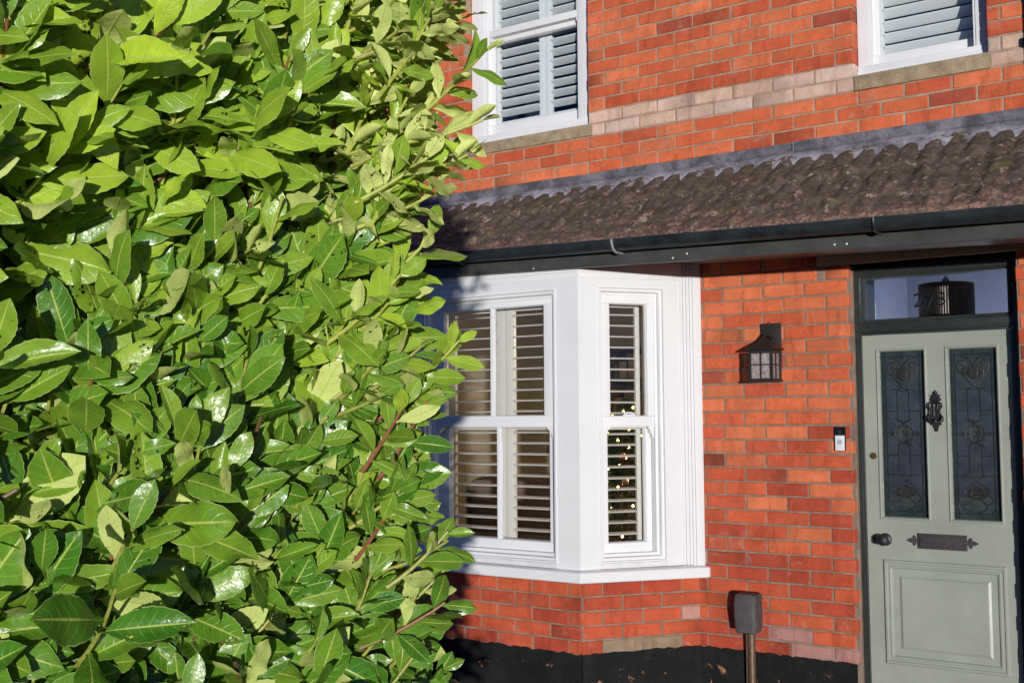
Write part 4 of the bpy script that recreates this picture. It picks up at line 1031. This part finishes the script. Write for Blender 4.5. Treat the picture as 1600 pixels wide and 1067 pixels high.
# outer face towards the path (seen), denser where it fills the picture
OUT = Vector((.85, -.52, 0)).normalized()
n_sh = 0; UPW = False
for k in range(1750):
    y = rh.uniform(-5.25, YE); z = rh.uniform(.15, 3.0)
    if z < 1.0 and rh.random() < .55: continue
    depth = rh.choice([.02, .06, .12, .18, .26, .34])
    x = face_x(y, z) - depth - .12
    dv = Vector((rh.uniform(.35, .95), rh.uniform(-.35, .85), rh.uniform(.3, 1.3)))
    young_lit = height_lit(z)*rh.choice([.4, .8, 1.0, 1.3]) if depth < .15 else height_lit(z)*.4
    near = min(1, max(0, (-3.4 - y)/1.3))
    shoot(Vector((x, y, z)), dv, rh.uniform(.16, .32), rh.randint(6, 10), (.146 + .038*near)*rh.uniform(.82, 1.12), young_lit, OUT); n_sh += 1
# far end of the face: shoots reaching towards the house and the path
for k in range(620):
    z = rh.uniform(.2, 2.98); x = rh.uniform(.95, 1.60) - .11*math.exp(-((z-1.86)/.26)**2) - .30*max(0, z-2.42) - (.06 if z < 1.35 else 0); y = YE - rh.uniform(-.02, .16)
    if x < 1.36 and rh.random() < .55: continue
    dv = Vector((rh.uniform(.2, 1.1), rh.uniform(.0, .8), rh.uniform(.05, .9)))
    UPW = z > 2.0
    shoot(Vector((x, y, z)), dv, rh.uniform(.12, .24), rh.randint(6, 9), rh.uniform(.090, .120), height_lit(z)*rh.choice([.5, 1.0, 1.6]), Vector((.85, -.35, .1)))
# inner filling and the other sides
UPW = False
for k in range(900):
    y = rh.uniform(-5.3, YE-.1); z = rh.uniform(.2, 3.0); x = min(rh.uniform(.35, 1.45), face_x(y, z)-.2)
    dv = Vector((rh.uniform(-1, 1), rh.uniform(-.6, .6), rh.uniform(0, 1)))
    shoot(Vector((x, y, z)), dv, rh.uniform(.15, .28), rh.randint(6, 9), .15, .15, Vector((dv.x, dv.y, 0)).normalized())
for k in range(260):
    y = rh.uniform(-5.3, YE); x = rh.uniform(.35, 1.4)
    shoot(Vector((x, y, 2.95)), Vector((rh.uniform(-.5,.6), rh.uniform(-.5,.5), 1)), rh.uniform(.12, .26), rh.randint(6, 9), .11, .7, Vector((0,0,1)))
# main stems
for k in range(22):
    y = rh.uniform(-5.2, YE-.25); x = rh.uniform(.45, .8); stem.tint = (.16,.075,.04)
    pts = [Vector((x, y, 0))]; d = Vector((rh.uniform(-.1,.25), rh.uniform(-.15,.15), 1))
    for i in range(9): pts.append(pts[-1] + d.normalized()*.31); d += Vector((rh.uniform(-.18,.2), rh.uniform(-.16,.16), 0))
    stem.tube([tuple((min(q.x, 1.0+(q.y+3.7)*.3), min(q.y, YE-.15), q.z)) for q in pts], [.016-.0013*i for i in range(10)], 7, raw=True)
for k in range(42):     # reddish older side branches between leaves
    y = rh.uniform(-5.1, YE-.03); z = rh.uniform(.3, 2.8); x = face_x(y, z) - rh.uniform(.10, .30); stem.tint = (.24,.09,.05) if rh.random() < .4 else (.15,.08,.04)
    p0 = Vector((x, y, z)); d = Vector((rh.uniform(.1,.7), rh.uniform(-.5,.8), rh.uniform(.2,1))).normalized()
    stem.tube([tuple(p0), tuple(p0+d*.11+Vector((0,0,.01))), tuple(p0+d*.24+Vector((0,0,.04)))], [.0065, .0055, .004], 6, raw=True)
sob = stem.build('branches', SM, hedge, tint=True, fix=False)
# assemble leaves with numpy
n = len(leaves); VV = []; UU = []; FF = []; TT = []; off = 0
org = np.array(ORG[hedge.name])
for ti, (V, U, F) in enumerate(TPL):
    L_ = [l for l in leaves if l[4] == ti]
    if not L_: continue
    P = np.array([l[0][:] for l in L_]) - org; X = np.array([l[1][:] for l in L_]); Z = np.array([l[2][:] for l in L_]); Y = np.cross(Z, X)
    Ln = np.array([l[3] for l in L_]); ws = 1 + .22*(np.array([l[6] for l in L_])-.5)
    loc = V[None]*Ln[:, None, None]
    W_ = P[:, None] + loc[..., 0:1]*X[:, None] + loc[..., 1:2]*ws[:, None, None]*Y[:, None] + loc[..., 2:3]*Z[:, None]
    m_ = len(L_); VV.append(W_.reshape(-1, 3)); UU.append(np.tile(U[F.ravel()], (m_, 1)))
    FF.append((F[None] + (off + np.arange(m_)*len(V))[:, None, None]).reshape(-1, 4)); off += m_*len(V)
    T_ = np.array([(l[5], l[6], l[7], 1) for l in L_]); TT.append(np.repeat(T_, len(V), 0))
VV = np.vstack(VV).astype(np.float32); FF = np.vstack(FF).astype(np.int32); UU = np.vstack(UU).astype(np.float32); TT = np.vstack(TT).astype(np.float32)
me = bpy.data.meshes.new('foliage'); me.vertices.add(len(VV)); me.vertices.foreach_set('co', VV.ravel())
me.loops.add(FF.size); me.loops.foreach_set('vertex_index', FF.ravel()); me.polygons.add(len(FF))
me.polygons.foreach_set('loop_start', np.arange(0, FF.size, 4, dtype=np.int32)); me.polygons.foreach_set('loop_total', np.full(len(FF), 4, np.int32))
me.polygons.foreach_set('use_smooth', np.ones(len(FF), bool))
uvl = me.uv_layers.new(name='UVMap'); uvl.data.foreach_set('uv', UU.ravel())
at = me.color_attributes.new('tint', 'FLOAT_COLOR', 'POINT'); at.data.foreach_set('color', TT.ravel())
me.materials.append(LF); me.update(calc_edges=True); me.validate()
fo = bpy.data.objects.new('foliage', me); C.objects.link(fo); fo.parent = hedge
print('leaves', n, 'faces', len(FF))
